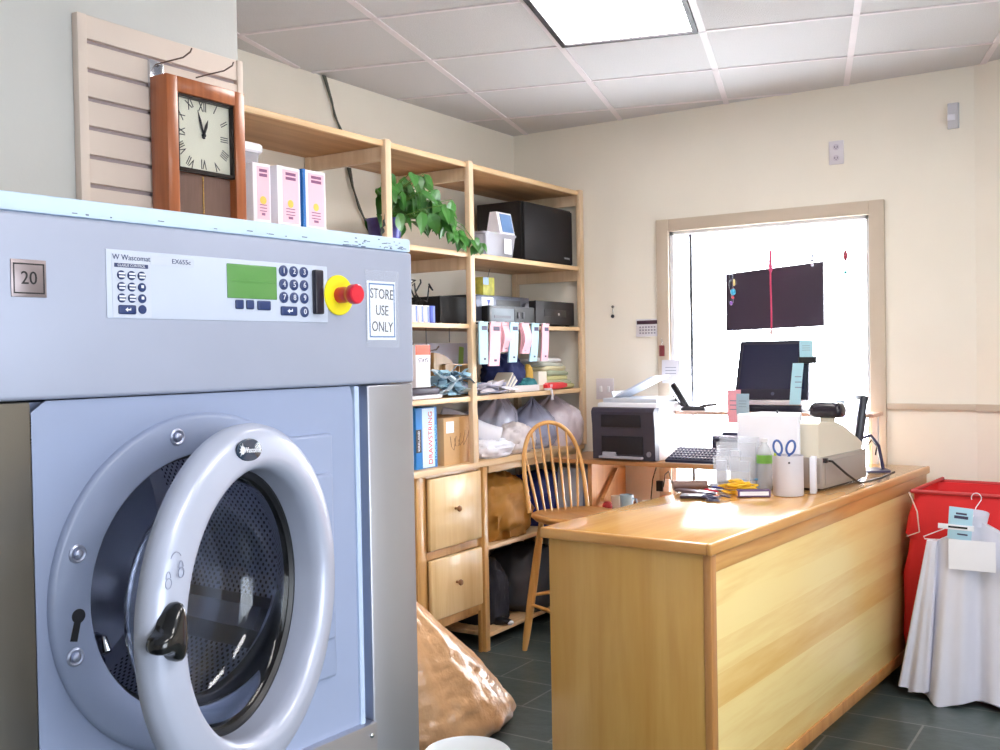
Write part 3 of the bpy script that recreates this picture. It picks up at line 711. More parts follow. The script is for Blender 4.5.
# speaker
sp = thing('loudspeaker', (-3.12, 5.155, Z2), 'large black loudspeaker box at right end of the second shelf', 'speaker')
mb = MB(); mb.box(-.16, .135, -.285, .285, 0, .335, .006); build(mb, 'speaker_cabinet', mat('black_vinyl', (20, 19, 22), .5), sp, True)
mb = MB(); mb.box(.135, .150, -.275, .275, .01, .325, .008, 3); gl = build(mb, 'grille', mat('black_cloth', (26, 23, 26), .8, bump=.3, bscale=600), sp, True)
mb = MB(); letter(mb, 'YAMAHA', .016, T(.151, .20, .045) @ FX); build(mb, 'badge_lettering', mat('silver_print', (190, 190, 196), .4), gl, True)
# container with triangular card
ct = thing('card_holder', (-3.0, 4.60, Z2), 'small clear plastic tub with a tented blue and white card on top', 'container')
mb = MB(); mb.loft([[(x, y, z) for x, y in rrect(.055 * k, .155 * k, .015)] for z, k in ((0, .85), (.11, .98), (.115, 1.04), (.125, 1.04))]); build(mb, 'clear_tub', M_frost, ct, True)
mb = MB(); mb.loft([[(-.045, y, .126), (.045, y, .126), (.02, y, .245), (-.02, y, .245)] for y in (.01, .155)]); cd = build(mb, 'tented_card', M_boxw, ct, True)
mb = MB(); mb.quad((.0445, .035, .138), (.0445, .145, .138), (.0215, .145, .238), (.0215, .035, .238)); mb.M = T(.0008, 0, .0004)
mb2 = MB(); mb2.loft([[(.0440, .035, .138), (.0440, .145, .138), (.0232, .145, .236), (.0232, .035, .236)], [(.0458, .035, .1385), (.0458, .145, .1385), (.0250, .145, .2365), (.0250, .035, .2365)]]); build(mb2, 'card_print', mat('blue_print', (104, 140, 190), .5), cd, True)
mb = MB(); mb.box(.0555, .0565, .03, .10, .02, .10); build(mb, 'paper_label', M_wl, ct, True)

# electronics on the third shelf
Z3 = 1.582
def device(name, x1, y0, y1, z0, h, m, label, depth=.3):
    t = thing(name, (x1 - depth / 2, (y0 + y1) / 2, z0), label, 'stereo component')
    a, b = depth / 2, (y1 - y0) / 2
    mb = MB(); mb.box(-a, a - .012, -b, b, .008, h, .003); build(mb, 'casing', mat('device_black', (14, 14, 17), .6), t, True)
    mb = MB(); mb.box(a - .012, a, -b - .002, b + .002, .008, h + .001, .003); fp = build(mb, 'front_panel', m, t, True)
    for sx in (-a + .03, a - .03):
        for sy in (-b + .03, b - .03):
            mb = MB(); mb.cyl((sx, sy, 0), (sx, sy, .009), .012, seg=12); build(mb, 'foot', M_black, t, True)
    return t, fp, a, b
M_fp = mat('gunmetal_face', (78, 82, 96), .3, .5)
t, fp, a, b = device('stereo_receiver', -2.985, 4.37, 4.94, Z3, .155, M_fp, 'wide grey stereo receiver with a round volume knob and sticker, under a small box')
mb = MB(); mb.lathe([(.026, 0), (.026, .012), (.022, .018), (0, .019)], (a, .235, .10), (1, 0, 0), 28); build(mb, 'knob', mat('knob_grey', (96, 96, 104), .3, .6), fp, True)
mb = MB(); mb.box(a, a + .001, -.19, -.08, .09, .145); build(mb, 'sticker', M_wl, fp, True)
mb = MB(); mb.prism([(0, -.02), (.018, .015), (-.018, .015)], .0006, T(a + .001, -.125, .118) @ FX); build(mb, 'sticker_print', mat('badge_blue', (70, 92, 190), .5), fp, True)
mb = MB(); mb.box(a, a + .001, -.05, .19, .105, .135); build(mb, 'display_window', M_black, fp, True)
t, fp, a, b = device('tape_deck', -2.93, 4.455, 4.90, Z3, .098, mat('silver_face', (96, 102, 108), .4, .4), 'slim silver-faced deck in front of the receiver with black surround', .05)
mb = MB(); mb.box(a, a + .002, -b, b, .008, .018); mb.box(a, a + .002, -b, b, .086, .098); mb.box(a, a + .002, -b, -b + .016, .01, .095); mb.box(a, a + .002, .02, b, .018, .086); build(mb, 'dark_surround', M_black, fp, True)
for y in (.055, .105):
    mb = MB(); mb.box(a + .002, a + .007, y - .012, y + .012, .035, .07, .003); build(mb, 'button', M_dark, fp, True)
mb = MB(); mb.box(a + .001, a + .002, -.18, -.02, .034, .048); build(mb, 'dark_stripe', M_dark, fp, True)
t, fp, a, b = device('disc_player', -2.955, 4.965, 5.405, Z3, .142, mat('charcoal_face', (34, 31, 35), .5), 'dark charcoal disc player at right end of the third shelf')
mb = MB(); mb.box(a, a + .003, -.13, .12, .055, .095, .001); build(mb, 'disc_tray', mat('tray_dark', (30, 28, 32), .3), fp, True)
mb = MB(); mb.cyl((a + .003, .03, .07), (a + .006, .03, .07), .007, seg=14); build(mb, 'indicator', mat('pale_dot', (220, 210, 210), .3), fp, True)
t, fp, a, b = device('router_box', -2.975, 4.085, 4.31, Z3 + .0, .135, mat('matt_black', (13, 13, 16), .8), 'matt black box among cables behind the shelf post', .2)
t['category'] = 'electronics box'
# small box with banana-like yellow-green packet on the receiver
def blob(name, c, r, m, label, cat, seed=0, amp=.15, sc=3.0, flat=True, knot=None, parent=None, group=None, seg=56, crease=.06, pw=.8, zmin=None):
    """crumpled soft volume sitting at base z"""
    mb = MB(); c = Vector(c); rings = []
    nz = seg // 2
    for i in range(nz + 1):
        t = pi * i / nz; ring = []
        for k in range(seg):
            a = 2 * pi * k / seg
            d = Vector((sin(t) * cos(a), sin(t) * sin(a), -cos(t)))
            f = Vector([math.copysign(abs(v) ** pw, v) for v in d])
            q = d + Vector((seed * 3.1, seed * 1.7, seed))
            s_ = 1 + amp * fbm(q, sc * .5, 2) + crease * (ridge(q, sc * 1.6) - .5) + crease * .5 * (ridge(q, sc * 3.6) - .5)
            if knot is not None: s_ *= 1 + .07 * sin(a * 9 + 4 * noise.noise(q * 1.3)) * max(0, -cos(t) + .35)
            p = Vector((f.x * r[0] * s_, f.y * r[1] * s_, f.z * r[2] * s_))
            if knot is not None:
                h = p.z / r[2]
                if h > .5:
                    g = (h - .5) / .6; pull = min(1, g * 1.15) ** 1.3; p.x = p.x * (1 - pull * .85) + knot[0] * g; p.y = p.y * (1 - pull * .85) + knot[1] * g; p.z += r[2] * knot[2] * g
            if flat: p.z = max(p.z, -r[2] * .82)
            if zmin is not None: p.z = max(p.z, zmin - c.z)
            ring.append(c + p)
        rings.append(ring)
    mb.loft(rings, True, False)
    o = build(mb, name, m, parent, smooth=75)
    if label: tag(o, label, cat, group)
    return o
def rest(zb, rz): return zb + rz * .82    # centre height so that a flattened blob sits on zb
bx = thing('small_packet', (-3.06, 4.60, Z3 + .1565), 'small box printed with yellow-green leaves standing on the receiver', 'packet')
mb = MB(); mb.box(-.04, .03, -.05, .06, 0, .10, .003); build(mb, 'packet_box', mat('leafy_print', (148, 146, 62), .5, var=.6, vscale=26), bx, True)
mb = MB(); mb.box(.030, .0312, -.05, .0, .06, .098); build(mb, 'packet_print', mat('sky_print', (150, 180, 226), .5), bx, True)
mb = MB(); mb.tube([(0, .04, .10), (.0, .05, .125), (.0, .065, .15)], .0015, 6); build(mb, 'packet_string', M_dark, bx, True)
# blue-white small cartons at left of third shelf
for i in range(4):
    y = 3.845 + .046 * i
    t = thing('starch_packet', (-2.965, y, Z3), ('nearest the washer', 'second from the washer', 'third from the washer', 'farthest from the washer')[i].join(('white and blue striped small box on third shelf, ', '')), 'small box', 'striped small boxes on third shelf')
    mb = MB(); mb.box(-.02, .02, -.020, .020, 0, .082, .002); build(mb, 'carton', M_boxw if i < 3 else mat('cobalt_card', (70, 90, 190), .5), t, True)
    mb = MB(); mb.box(.02, .0206, .002, .016, .004, .078); build(mb, 'stripe', mat('blue_stripe', (110, 130, 210), .5), t, True)
# cable tangle
random.seed(5); mb = MB()
for k in range(9):
    p = Vector((-3.1 + random.uniform(-.05, .06), 3.86 + random.uniform(0, .16), 1.59)); pts = []
    for j in range(9):
        pts.append(p.copy()); p += Vector((random.uniform(-.03, .03), random.uniform(-.045, .05), random.uniform(-.02, .06))); p.z = min(max(p.z, 1.588), 1.80); p.y = min(max(p.y, 3.76), 4.06); p.x = max(-3.25, min(p.x, -3.0))
    mb.tube(pts, .004, 6)
tag(build(mb, 'cable_tangle', M_black), 'tangle of black cables on the third shelf left of the black box', 'cables')
# cable bundle on wall
mb = MB()
for k in range(3):
    o_ = .008 * k
    mb.tube([(-3.388, 3.735 + o_, 2.78), (-3.385, 3.79 + o_ * .3, 2.66), (-3.385, 3.815 - o_ * .5, 2.60), (-3.388, 3.86 + o_, 2.52), (-3.388, 3.885 - o_, 2.39)], .0045, 6)
tag(build(mb, 'wall_cable', mat('grey_green_cable', (84, 88, 76), .6)), 'dark cable bundle running down the wall from ceiling to top shelf', 'cable')
mb = MB()
for k in range(3):
    o_ = .010 * k
    mb.tube([(-3.388, 3.900 + o_, 2.362), (-3.385, 3.93 + o_ * .2, 2.27), (-3.385, 3.985 - o_ * .5, 2.17), (-3.388, 4.06 + o_, 2.05), (-3.388, 4.10 - o_, 1.95)], .0045, 6)
tag(build(mb, 'wall_cable', MC['grey_green_cable']), 'dark cable bundle on the wall between the top and second shelves', 'cable')

# strips of tickets hanging from the third shelf edge
M_tp = mat('pink_ticket', (244, 186, 198), .6); M_tb = mat('blue_ticket', (176, 216, 236), .6); M_tk = mat('ticket_ink', (70, 64, 96), .6)
def ticket(y, w_, z1, m, label, rz=0, lean=0.0, curl=0.0, x=-2.895):
    t = thing('ticket_strip', (x, y - .035, z1), label, 'tickets', 'ticket strips hanging from third shelf', rz=radians(rz)); H_ = 1.592 - z1
    for j in range(3):
        mb = MB(); rows_ = []; n = 12
        for i in range(n + 1):
            u = i / n; zz = H_ * (1 - u); xx = .006 + j * .005 + curl * sin(u * pi) ** 2 * (1 + .4 * j) + (.004 if i == 0 else 0)
            yy = lean * u * u + .003 * j * (1 if curl else -1)
            rows_.append([(xx + (0 if k == 0 else .003), yy + sgn * w_, zz) for k, sgn in ((0, -1), (0, 1), (1, 1), (1, -1))])
        mb.loft(rows_); tt = build(mb, 'ticket', m, t, True)
    mb = MB(); xx = .0205; mb.box(xx, xx + .0008, -w_ * .6, w_ * .6, H_ * .80, H_ * .90)
    mb.box(xx + curl * .05 - .0005, xx + curl * .05 + .001, -w_ * .2 + lean * .8, w_ * .25 + lean * .8, H_ * .10, H_ * .15)
    build(mb, 'ticket_number', M_tk, tt, True)
    mb = MB(); mb.box(-.02, .004, -w_ * .5, w_ * .5, H_ - .002, H_ + .003); build(mb, 'tape', M_wl, t, True)
ticket(4.355, .038, 1.378, M_tb, 'wide pale blue ticket strip beside the shelf post')
ticket(4.468, .048, 1.368, M_tp, 'wide pink ticket strip, leftmost of the pink ones', 0, -.02)
ticket(4.560, .040, 1.440, M_tp, 'shorter pink ticket strip curling behind the first narrow blue one', 0, 0, .01, -2.90)
ticket(4.632, .040, 1.384, M_tb, 'blue ticket strip between two pink ones', 0, -.02, 0, -2.885)
ticket(4.745, .038, 1.428, M_tp, 'pink ticket strip with a curled lower end between blue strips', 0, .0, .012)
ticket(4.865, .036, 1.386, M_tb, 'rightmost blue ticket strip', 0, -.03)
ticket(4.975, .036, 1.386, M_tp, 'rightmost pink ticket strip', 0, -.02)

# things on the fourth shelf
Z4 = 1.221
t, a, b, h = crate_box('white_box', -3.03, -2.945, 3.842, 3.955, Z4 + .055, 1.478, M_boxw, 'tall white carton with orange-red top band standing on the dark tray', 'box')
mb = MB(); mb.box(a, a + .001, -b, b, h - .048, h - .002); build(mb, 'red_band', mat('orange_red_print', (240, 92, 60), .5), t, True)
mb = MB(); letter(mb, 'STAYS', .030, T(a + .001, 0, h - .075) @ FX, .9); build(mb, 'carton_lettering', M_tk, t, True)
mb = MB(); mb.box(-3.06, -2.90 - .03, 3.80, 4.03, Z4, Z4 + .018, .006); mb.mi = 1; mb.box(-3.06, -2.935, 3.80, 4.02, Z4 + .018, Z4 + .052, .01)
tag(build(mb, 'notebook', [M_boxw, mat('dark_cover', (60, 52, 66), .5)]), 'thick dark notebook with white page edges lying under the white carton', 'notebook')
# rounded wooden hat-stand board and hangers behind
mb = MB(); poly = [(0, 0)] + [(.26 * cos(radians(a_)), .22 * sin(radians(a_))) for a_ in range(0, 91, 9)]
mb.prism(poly, .018, T(-3.16, 4.25, Z4) @ FX); tag(build(mb, 'curved_board', wood('corrugated_board', (196, 150, 90), (216, 174, 116), 'z')), 'quarter-round tan board standing behind the pile of cloth slips', 'board')
hg = thing('clipboard', (-3.22, 4.40, Z4), 'grey document panel with a bright green stripe standing at the back of shelf', 'document')
mb = MB(); mb.box(-.005, .005, -.26, .27, 0, .27, .002); build(mb, 'panel', mat('grey_sheet', (196, 194, 206), .5), hg, True)
mb = MB(); mb.M = T(.0055, .19, .13) @ R(-6, 'X'); mb.box(0, .001, -.022, .022, -.12, .12); build(mb, 'green_stripe', mat('green_print', (148, 188, 84), .5), hg, True)
# coat hanger hooks hanging below shelf three
mb = MB()
mb.tube([(-2.97, 3.96, 1.562), (-2.97, 3.96, 1.45)], .002, 6); mb.tube([(-2.97, 4.15, 1.562), (-2.97, 4.15, 1.49)], .002, 6)
mb.tube([(-2.97, 3.84, 1.50), (-2.97, 3.87, 1.46), (-2.97, 3.96, 1.445), (-2.97, 4.04, 1.455), (-2.97, 4.06, 1.47)], .004, 6)
mb.tube([(-2.97, 3.87, 1.44), (-2.965, 3.90, 1.33), (-2.96, 3.96, 1.27), (-2.955, 4.06, 1.23)], .003, 6)
tag(build(mb, 'wire_hook', mat('dark_brown_wire', (70, 50, 46), .5)), 'dark wire hooks hanging under the third shelf near the washer', 'hooks')
# pile of blue-grey cloth slips
def slips(name, c, ext, n, cols, label, cat, seed, sz_=(.07, .028), ztop=.1, group=None):
    random.seed(seed); t = thing(name, c, label, cat, group)
    for i in range(n):
        mb = MB(); u = i / n
        p = Vector((random.gauss(0, ext[0]), random.gauss(0, ext[1]), .006 + ztop * u))
        a_ = random.uniform(-pi, pi); e_ = random.uniform(-.5, .5)
        d = Vector((cos(a_), sin(a_), e_)); sd = Vector((-sin(a_), cos(a_), random.uniform(-.3, .3)))
        rows_ = []
        for k in range(6):
            q = p + d * sz_[0] * (k / 5 - .5) * 1.4 + Vector((0, 0, .012 * sin(k * 1.7 + i)))
            q.z = max(q.z, .010)
            rows_.append([q - sd * sz_[1], q + sd * sz_[1], q + sd * sz_[1] + Vector((0, 0, .002)), q - sd * sz_[1] + Vector((0, 0, .002))])
        for r_ in rows_:
            for v in r_: v.z = max(v.z, .001)
        mb.loft(rows_); build(mb, 'slip', random.choice(cols), t, True)
    return t
slips('ticket_pile', (-3.01, 4.20, Z4), (.035, .075), 46, [mat('slip_blue', (150, 184, 204), .6), mat('slip_blue_dark', (120, 152, 176), .6), mat('slip_pale', (206, 222, 232), .6), M_tb], 'loose pile of blue-grey paper tags spilling over the shelf edge', 'tags', 4, (.085, .020), .12)
slips('envelope_pile', (-3.02, 4.50, Z4), (.03, .06), 16, [M_boxw, mat('pale_lavender_paper', (206, 206, 226), .6)], 'spread of white envelopes on the fourth shelf right of the post', 'envelopes', 9, (.14, .04), .03)
# wooden pigeonhole
ph = thing('wooden_organizer', (-3.12, 4.42, Z4), 'small wooden pigeonhole box at back behind the envelopes', 'organizer')
mb = MB()
for a_ in ((-.12, .0, -.10, -.09, 0, .16), (-.12, .0, .02, .03, 0, .16), (-.12, .0, .16, .17, 0, .16), (-.12, .0, -.10, .17, 0, .008), (-.12, .0, -.10, .17, .07, .078), (-.12, .0, -.10, .17, .152, .16), (-.12, -.112, -.10, .17, 0, .16)): mb.box(*a_)
build(mb, 'box', wood('organizer_wood', (200, 150, 96), (222, 176, 120), 'y'), ph, True)
bk = thing('booklet_stack', (-2.99, 4.60, Z4), 'leaning stack of cream and grey booklets in the middle of the fourth shelf', 'booklets')
for k in range(5):
    mb = MB(); mb.M = T(0, .012 * k, .004) @ R(-42 - 3 * k, 'X') @ T(0, 0, 0); mb.box(-.05, .05, -.006, .003, 0, .135 - .008 * k, .001); build(mb, 'booklet', [mat('cream_book', (222, 214, 196), .5), mat('grey_book', (150, 150, 160), .5)][k % 2], bk, True)
blob('navy_cloth', (-3.08, 4.80, rest(Z4, .11)), (.10, .13, .115), mat('navy_cloth', (34, 44, 96), .8), 'bundle of navy blue cloth behind the ticket strips', 'cloth', 2, .12, 2.5, crease=.12)
blob('yellow_strap', (-3.00, 4.945, rest(Z4, .07) + .0), (.02, .035, .09), mat('mustard_cloth', (206, 162, 62), .7), 'mustard yellow folded strap beside the navy cloth', 'strap', 5, .1, 2)
blob('teal_cloth', (-2.985, 4.90, rest(Z4, .035)), (.035, .10, .04), mat('teal_cloth', (36, 110, 116), .8), 'low teal cloth in front of the navy bundle', 'cloth', 7, .15, 3, crease=.12)
# folded garments, stacked
cols_ = [((196, 190, 140)), ((182, 190, 160)), ((210, 206, 150)), ((176, 184, 158)), ((214, 204, 168)), ((200, 202, 190)), ((222, 222, 222))]
random.seed(8); zc = Z4
for k, c_ in enumerate(cols_):
    hgt = .026; mb = MB(); w_ = .16 - .006 * k; rows_ = []
    y_c = 5.26 - .012 * k + random.uniform(-.02, .02); n = 16; w_ += random.uniform(-.02, .02)
    prof = rrect(.13 - .004 * k, w_, .03, 4)
    for zz, kk in ((0, .94), (.006, 1.0), (.018, 1.0), (.025, .93), (.026, .5)):
        rows_.append([(-3.09 + x * kk, y_c + y * kk, zc + (zz if zz > .02 else zz) + (.012 * noise.noise(Vector((x * 14, y * 14, k * 3.3))) if .001 < zz < .0255 else 0)) for x, y in prof])
    mb.loft(rows_); zc += .0262
    tag(build(mb, 'folded_garment', mat('garment_%d' % k, c_, .8, var=.05), smooth=60), ['khaki folded garment at the bottom of the right-hand pile', 'sage green folded garment second from pile bottom', 'pale yellow folded garment third from pile bottom', 'grey-green folded garment in the middle of pile', 'beige folded garment third from pile top', 'pale grey folded garment second from pile top', 'white folded garment topmost of the pile'][k], 'garment', 'folded garments at the right end of fourth shelf')
t, a, b, h = crate_box('cash_box', -3.00, -2.935, 4.70, 4.955, Z4, Z4 + .034, mat('pale_grey_box', (214, 206, 206), .5), 'long flat pale grey box at the front of the fourth shelf', 'box')
t, a, b, h = crate_box('card_pack', -3.0, -2.945, 4.965, 5.055, Z4 + .03, Z4 + .105, mat('cream_card', (232, 222, 206), .5), 'small cream carton standing behind the red tool', 'box')
mb = MB(); mb.box(-3.0, -2.945, 4.965, 5.055, Z4, Z4 + .0295, .002); tag(build(mb, 'card_pack', mat('tan_card', (206, 180, 150), .5)), 'tan flat pack underneath the small cream carton', 'box')
tg = thing('tagging_gun', (-2.935, 5.13, Z4), 'bright red plastic tagging gun lying at the shelf front edge', 'tagging gun')
mb = MB(); mb.loft([[(x * .7, -.115 + .23 * u, .022 + y * k) for x, y in rrect(.022, .02, .008, 3)] for u, k in ((0, .5), (.1, .95), (.5, 1.0), (.8, .9), (1, .5))]); build(mb, 'handle', mat('red_tool', (224, 48, 56), .35), tg, True)
mb = MB(); letter(mb, 'W', .03, T(.0165, -.07, .022) @ FX); build(mb, 'handle_mark', M_wl, tg, True)
mb = MB(); mb.box(-.005, .022, -.115, -.075, -.001 + .001, .012, .002); mb.tube([(.026, -.09, .008), (.030, -.085, -.03), (.028, -.08, -.055)], .006, 6); build(mb, 'paper_tag', M_boxw, tg, True)

# things on the deck
ZD = .8855
bb = thing('bag_carton', (-3.03, 3.963, ZD), 'tall bright blue and white trash bag carton with red vertical lettering', 'carton')
mb = MB(); mb.box(-.07, .05, -.085, .085, 0, .293, .002); build(mb, 'carton', mat('bright_blue_card', (40, 130, 208), .4, var=.12, vscale=5), bb, True)
mb = MB(); mb.box(.05, .0508, -.035, .062, .004, .288); lb = build(mb, 'white_band', mat('pale_blue_white', (206, 232, 250), .5), bb, True)
mb = MB(); mb.box(.0508, .0514, -.08, -.045, .08, .19); mb.box(.0500, .0512, -.085, -.045, .08, .19); build(mb, 'black_band', M_black, bb, True)
mb = MB(); letter(mb, 'DRAWSTRING', .046, T(.0512, .030, .145) @ FX @ R(90), .86); build(mb, 'carton_lettering', mat('red_print', (216, 74, 88), .5), lb, True)
mb = MB(); letter(mb, 'KIRKLAND', .020, T(.0516, -.063, .135) @ FX @ R(90)); letter(mb, 'KITCHEN BAGS', .016, T(.0512, -.018, .14) @ FX @ R(90)); build(mb, 'carton_lettering', M_wl, bb, True)
mb = MB(); letter(mb, 'TRASH BAGS', .03, T(.0512, .068, .12) @ FX @ R(90)); build(mb, 'carton_lettering', mat('cyan_print', (150, 222, 250), .5), bb, True)
t, a, b, h = crate_box('cardboard_box', -3.22, -2.965, 4.082, 4.385, ZD, 1.118, mat('cardboard', (206, 168, 122), .7, var=.05, bump=.1, bscale=50), 'plain brown cardboard box with white address label on the deck', 'cardboard box')
mb = MB(); mb.box(a, a + .0008, -b + .02, -b + .085, h - .075, h - .018); build(mb, 'address_label', M_wl, t, True)
mb = MB(); mb.box(a, a + .0008, -.02, .045, 0, h); build(mb, 'packing_tape', mat('tan_tape', (196, 152, 100), .3), t, True)
mb = MB()
for k in range(4): mb.tube([(a + .001, -.10 + k * .035, .14 - .01 * k), (a + .001, -.09 + k * .035, .09), (a + .001, -.07 + k * .04, .07 + .02 * k), (a + .001, -.05 + k * .04, .14 + .012 * k)], .0012, 5)
build(mb, 'marker_scribble', mat('brown_marker', (130, 96, 72), .6), t, True)
M_wp = mat('white_wrap', (232, 234, 246), .5, var=.02)
# white rolled bundle
rl = MB(); p0, p1 = Vector((-3.22, 4.40, 1.10)), Vector((-2.98, 4.60, .985)); rl.tube([p0.lerp(p1, k / 8) for k in range(9)], lambda t_: .058 + .006 * sin(t_ * 6), 20)
tag(build(rl, 'paper_roll', M_wp, smooth=60), 'thick white paper roll lying slantwise on the white bundles', 'roll')
M_film = mat('grey_film_bag', (190, 192, 212), .22, alpha=.9, var=.10, bump=.6, bscale=14, coat=.4)
M_film2 = mat('pinkish_film_bag', (222, 210, 220), .25, var=.08, bump=.6, bscale=14, coat=.3)
blob('white_bundle', (-3.05, 4.56, rest(ZD, .048)), (.13, .16, .055), M_wp, 'white wrapped bundle lying flat beside the cardboard box', 'bundle', 3, .14, 2.8, crease=.12)
blob('white_bundle', (-3.06, 4.82, rest(ZD, .085)), (.13, .14, .095), mat('cream_white_cloth', (224, 216, 218), .7), 'soft off-white cloth bundle in the middle of the deck', 'bundle', 6, .16, 2.8, crease=.14)
blob('plastic_bag', (-3.18, 4.82, rest(ZD, .16)), (.14, .17, .15), M_film, 'knotted translucent grey plastic bag behind the off-white bundle', 'plastic bag', 9, .10, 2.6, knot=(.02, .08, .35), crease=.08)
blob('plastic_bag', (-3.10, 5.13, rest(ZD, .12)), (.14, .15, .13), mat('blue_grey_film', (166, 172, 200), .22, var=.10, bump=.6, bscale=14, coat=.4), 'bluish grey knotted plastic bag behind the stool back', 'plastic bag', 12, .10, 2.6, knot=(0, .02, .4), crease=.08)
blob('plastic_bag', (-3.08, 5.34, rest(ZD, .13)), (.19, .11, .165), M_film2, 'pinkish translucent plastic bag next to the printer', 'plastic bag', 14, .05, 2.6, knot=(.0, .0, .15), crease=.08)
# below the deck
blob('canvas_bag', (-3.13, 4.71, rest(.437, .17)), (.20, .24, .20), mat('brown_canvas', (176, 124, 50), .6, var=.06), 'large ochre brown cloth bag on the middle lower shelf', 'bag', 21, .14, 2.2, crease=.16)
nv = blob('blue_bag', (-3.09, 5.20, rest(.437, .15)), (.20, .16, .165), mat('royal_navy', (30, 44, 120), .6), 'navy blue bag with small white print seen through the stool back', 'bag', 25, .10, 2.0, crease=.12)
mb = MB(); mb.M = T(-2.905, 5.12, .60) @ FX @ R(8)
for k in range(3):
    for j in range(4): mb.tube([(-.05 + .03 * j, .02 * k - .03, 0), (-.035 + .03 * j, .02 * k - .022 + .008 * (j % 2), 0), (-.028 + .03 * j, .02 * k - .035, 0)], .0035, 5)
build(mb, 'white_print', M_wl, nv)
blob('dark_garment', (-3.14, 4.63, rest(-.013, .16)), (.16, .12, .19), mat('black_cloth_pile', (30, 30, 42), .8), 'black cloth heap on the bottom shelf at left', 'cloth', 31, .12, 1.8, crease=.1)
blob('grey_sack', (-3.12, 5.06, rest(-.013, .17)), (.19, .26, .20), mat('charcoal_cloth', (72, 74, 82), .7), 'slumped charcoal grey sack on the bottom shelf', 'sack', 34, .10, 1.8, crease=.08)
sh = thing('shoe', (-2.955 - .02, 4.60, -.0145), 'small black shoe with white toe at the front of bottom shelf', 'shoe')
mb = MB(); mb.loft([[(.0 + .10 * (u - .5) , y * k * 1.0 , .02 + z * h_) for y, z in rrect(.03, .02, .01, 3)] for u, k, h_ in ((0, .7, .9), (.2, 1, 1.0), (.6, .95, .8), (.9, .7, .5), (1, .4, .3))]); build(mb, 'shoe_upper', mat('black_leather', (24, 24, 30), .35), sh, True)
mb = MB(); mb.sphere((.048, 0, .016), .016, 12, (1, 1.4, .8)); build(mb, 'toe_cap', M_wl, sh, True)

# ------------------------------------------------------------------ plastic garment bag on the floor, bucket
def big_bag():
    mb = MB(); rings = []; nz, seg = 60, 96
    # a slumped full bag: wide low foot towards the right, rising to the left behind the washer
    for i in range(nz + 1):
        t = i / nz
        h = .79 * t
        wx = .30 * (1 - t ** 1.5) ** .8 + .03; wy = .40 * (1 - t) ** .9 + .035
        cy = 3.35 - .42 * t ** 1.1; cx = -2.50 - .10 * t
        if t < .12: k = .72 + .28 * sin(t / .12 * pi / 2); wx *= k; wy *= k
        ring = []
        for j in range(seg):
            a = 2 * pi * j / seg; d = Vector((cos(a), sin(a), t * 2.2))
            s_ = 1 + .05 * fbm(d, 1.6, 2) + .03 * (ridge(Vector((a * 1.5 + t * 5, t * 9 - a, 2)), 1.5) - .5) + .05 * (ridge(Vector((cos(a) * 1.2, sin(a) * 1.2, t * 1.4 + a * .4)), 2.6) - .5) + .025 * (ridge(Vector((cos(a) * 2, sin(a) * 2, t * 2.5 - a)), 3.4) - .5)
            ring.append((cx + wx * cos(a) * s_, cy + wy * sin(a) * s_, FL + .003 + h))
        rings.append(ring)
    mb.loft(rings)
    return mb
m_bag = mat('tan_film', (204, 160, 118), .30, var=.16, vscale=5, bump=1.0, bscale=16, coat=.35)
tag(build(big_bag(), 'garment_bag', m_bag, smooth=75), 'large glossy tan plastic bag slumped on the floor beside the washer', 'plastic bag')
bu = thing('bucket', (-1.985, 2.83, FL), 'white round plastic bucket with lid at the bottom edge beside the washer', 'bucket')
mb = MB(); mb.lathe([(0, 0), (.12, 0), (.125, .01), (.14, .17), (0, .17)], (0, 0, 0), (0, 0, 1), 40); build(mb, 'bucket_body', mat('white_bucket', (226, 230, 236), .35), bu, True)
mb = MB(); mb.lathe([(.146, .165), (.148, .185), (.142, .190), (.130, .182), (0, .180)], (0, 0, 0), (0, 0, 1), 40); build(mb, 'lid', mat('frosted_lid', (214, 222, 228), .3), bu, True)

# ------------------------------------------------------------------ front counter
CR = Matrix.Rotation(radians(-4.04), 4, 'Z')
cbase = CR @ Vector((-1.70, 4.09, 0)); cbase.z = FL
ctr = thing('service_counter', cbase, 'long honey-coloured wooden service counter with plank front and glossy top', 'counter', rz=radians(-4.04))
x0, x1, y0, y1 = -.262, .330, -1.215, 1.225      # body half extents in the counter's frame
M_ctop = wood('counter_top', (206, 144, 70), (230, 178, 100), 'y', .16, .6, coat=.7)
M_cend = wood('counter_end_ply', (198, 146, 66), (214, 168, 92), 'z', .35, .55)
M_cpl = wood('counter_planks', (234, 186, 104), (252, 226, 156), 'y', .32, .7, board=('z', .105))
M_ctr = wood('counter_trim', (184, 124, 66), (206, 150, 88), 'z', .32)
M_ctry = wood('counter_trim_y', (206, 142, 74), (226, 172, 100), 'y', .3)
mb = MB(); mb.box(x0, x1 - .014, y0 + .012, y1, .09, .905); mb.box(x0 + .05, x1 - .07, y0 + .06, y1, 0, .09); build(mb, 'counter_carcass', M_cend, ctr, True)
mb = MB(); mb.box(x0, x1 - .01, y0, y0 + .014, .0, .905, .001); build(mb, 'end_panel', M_cend, ctr, True)
mb = MB(); mb.box(x1 - .016, x1 - .004, y0 + .03, y1 - .02, .115, .850, .001); build(mb, 'plank_front', M_cpl, ctr, True)
mb = MB(); mb.box(x1 - .024, x1 + .002, y0 - .003, y0 + .036, .0, .905, .003); build(mb, 'corner_post', M_ctr, ctr, True)
mb = MB(); mb.box(x1 - .016, x1, y0 + .036, y1, .845, .905, .002); build(mb, 'front_rail', M_ctry, ctr, True)
mb = MB(); mb.box(x1 - .016, x1 + .002, y0 + .036, y1, .075, .125, .003); build(mb, 'front_rail', M_ctr, ctr, True)
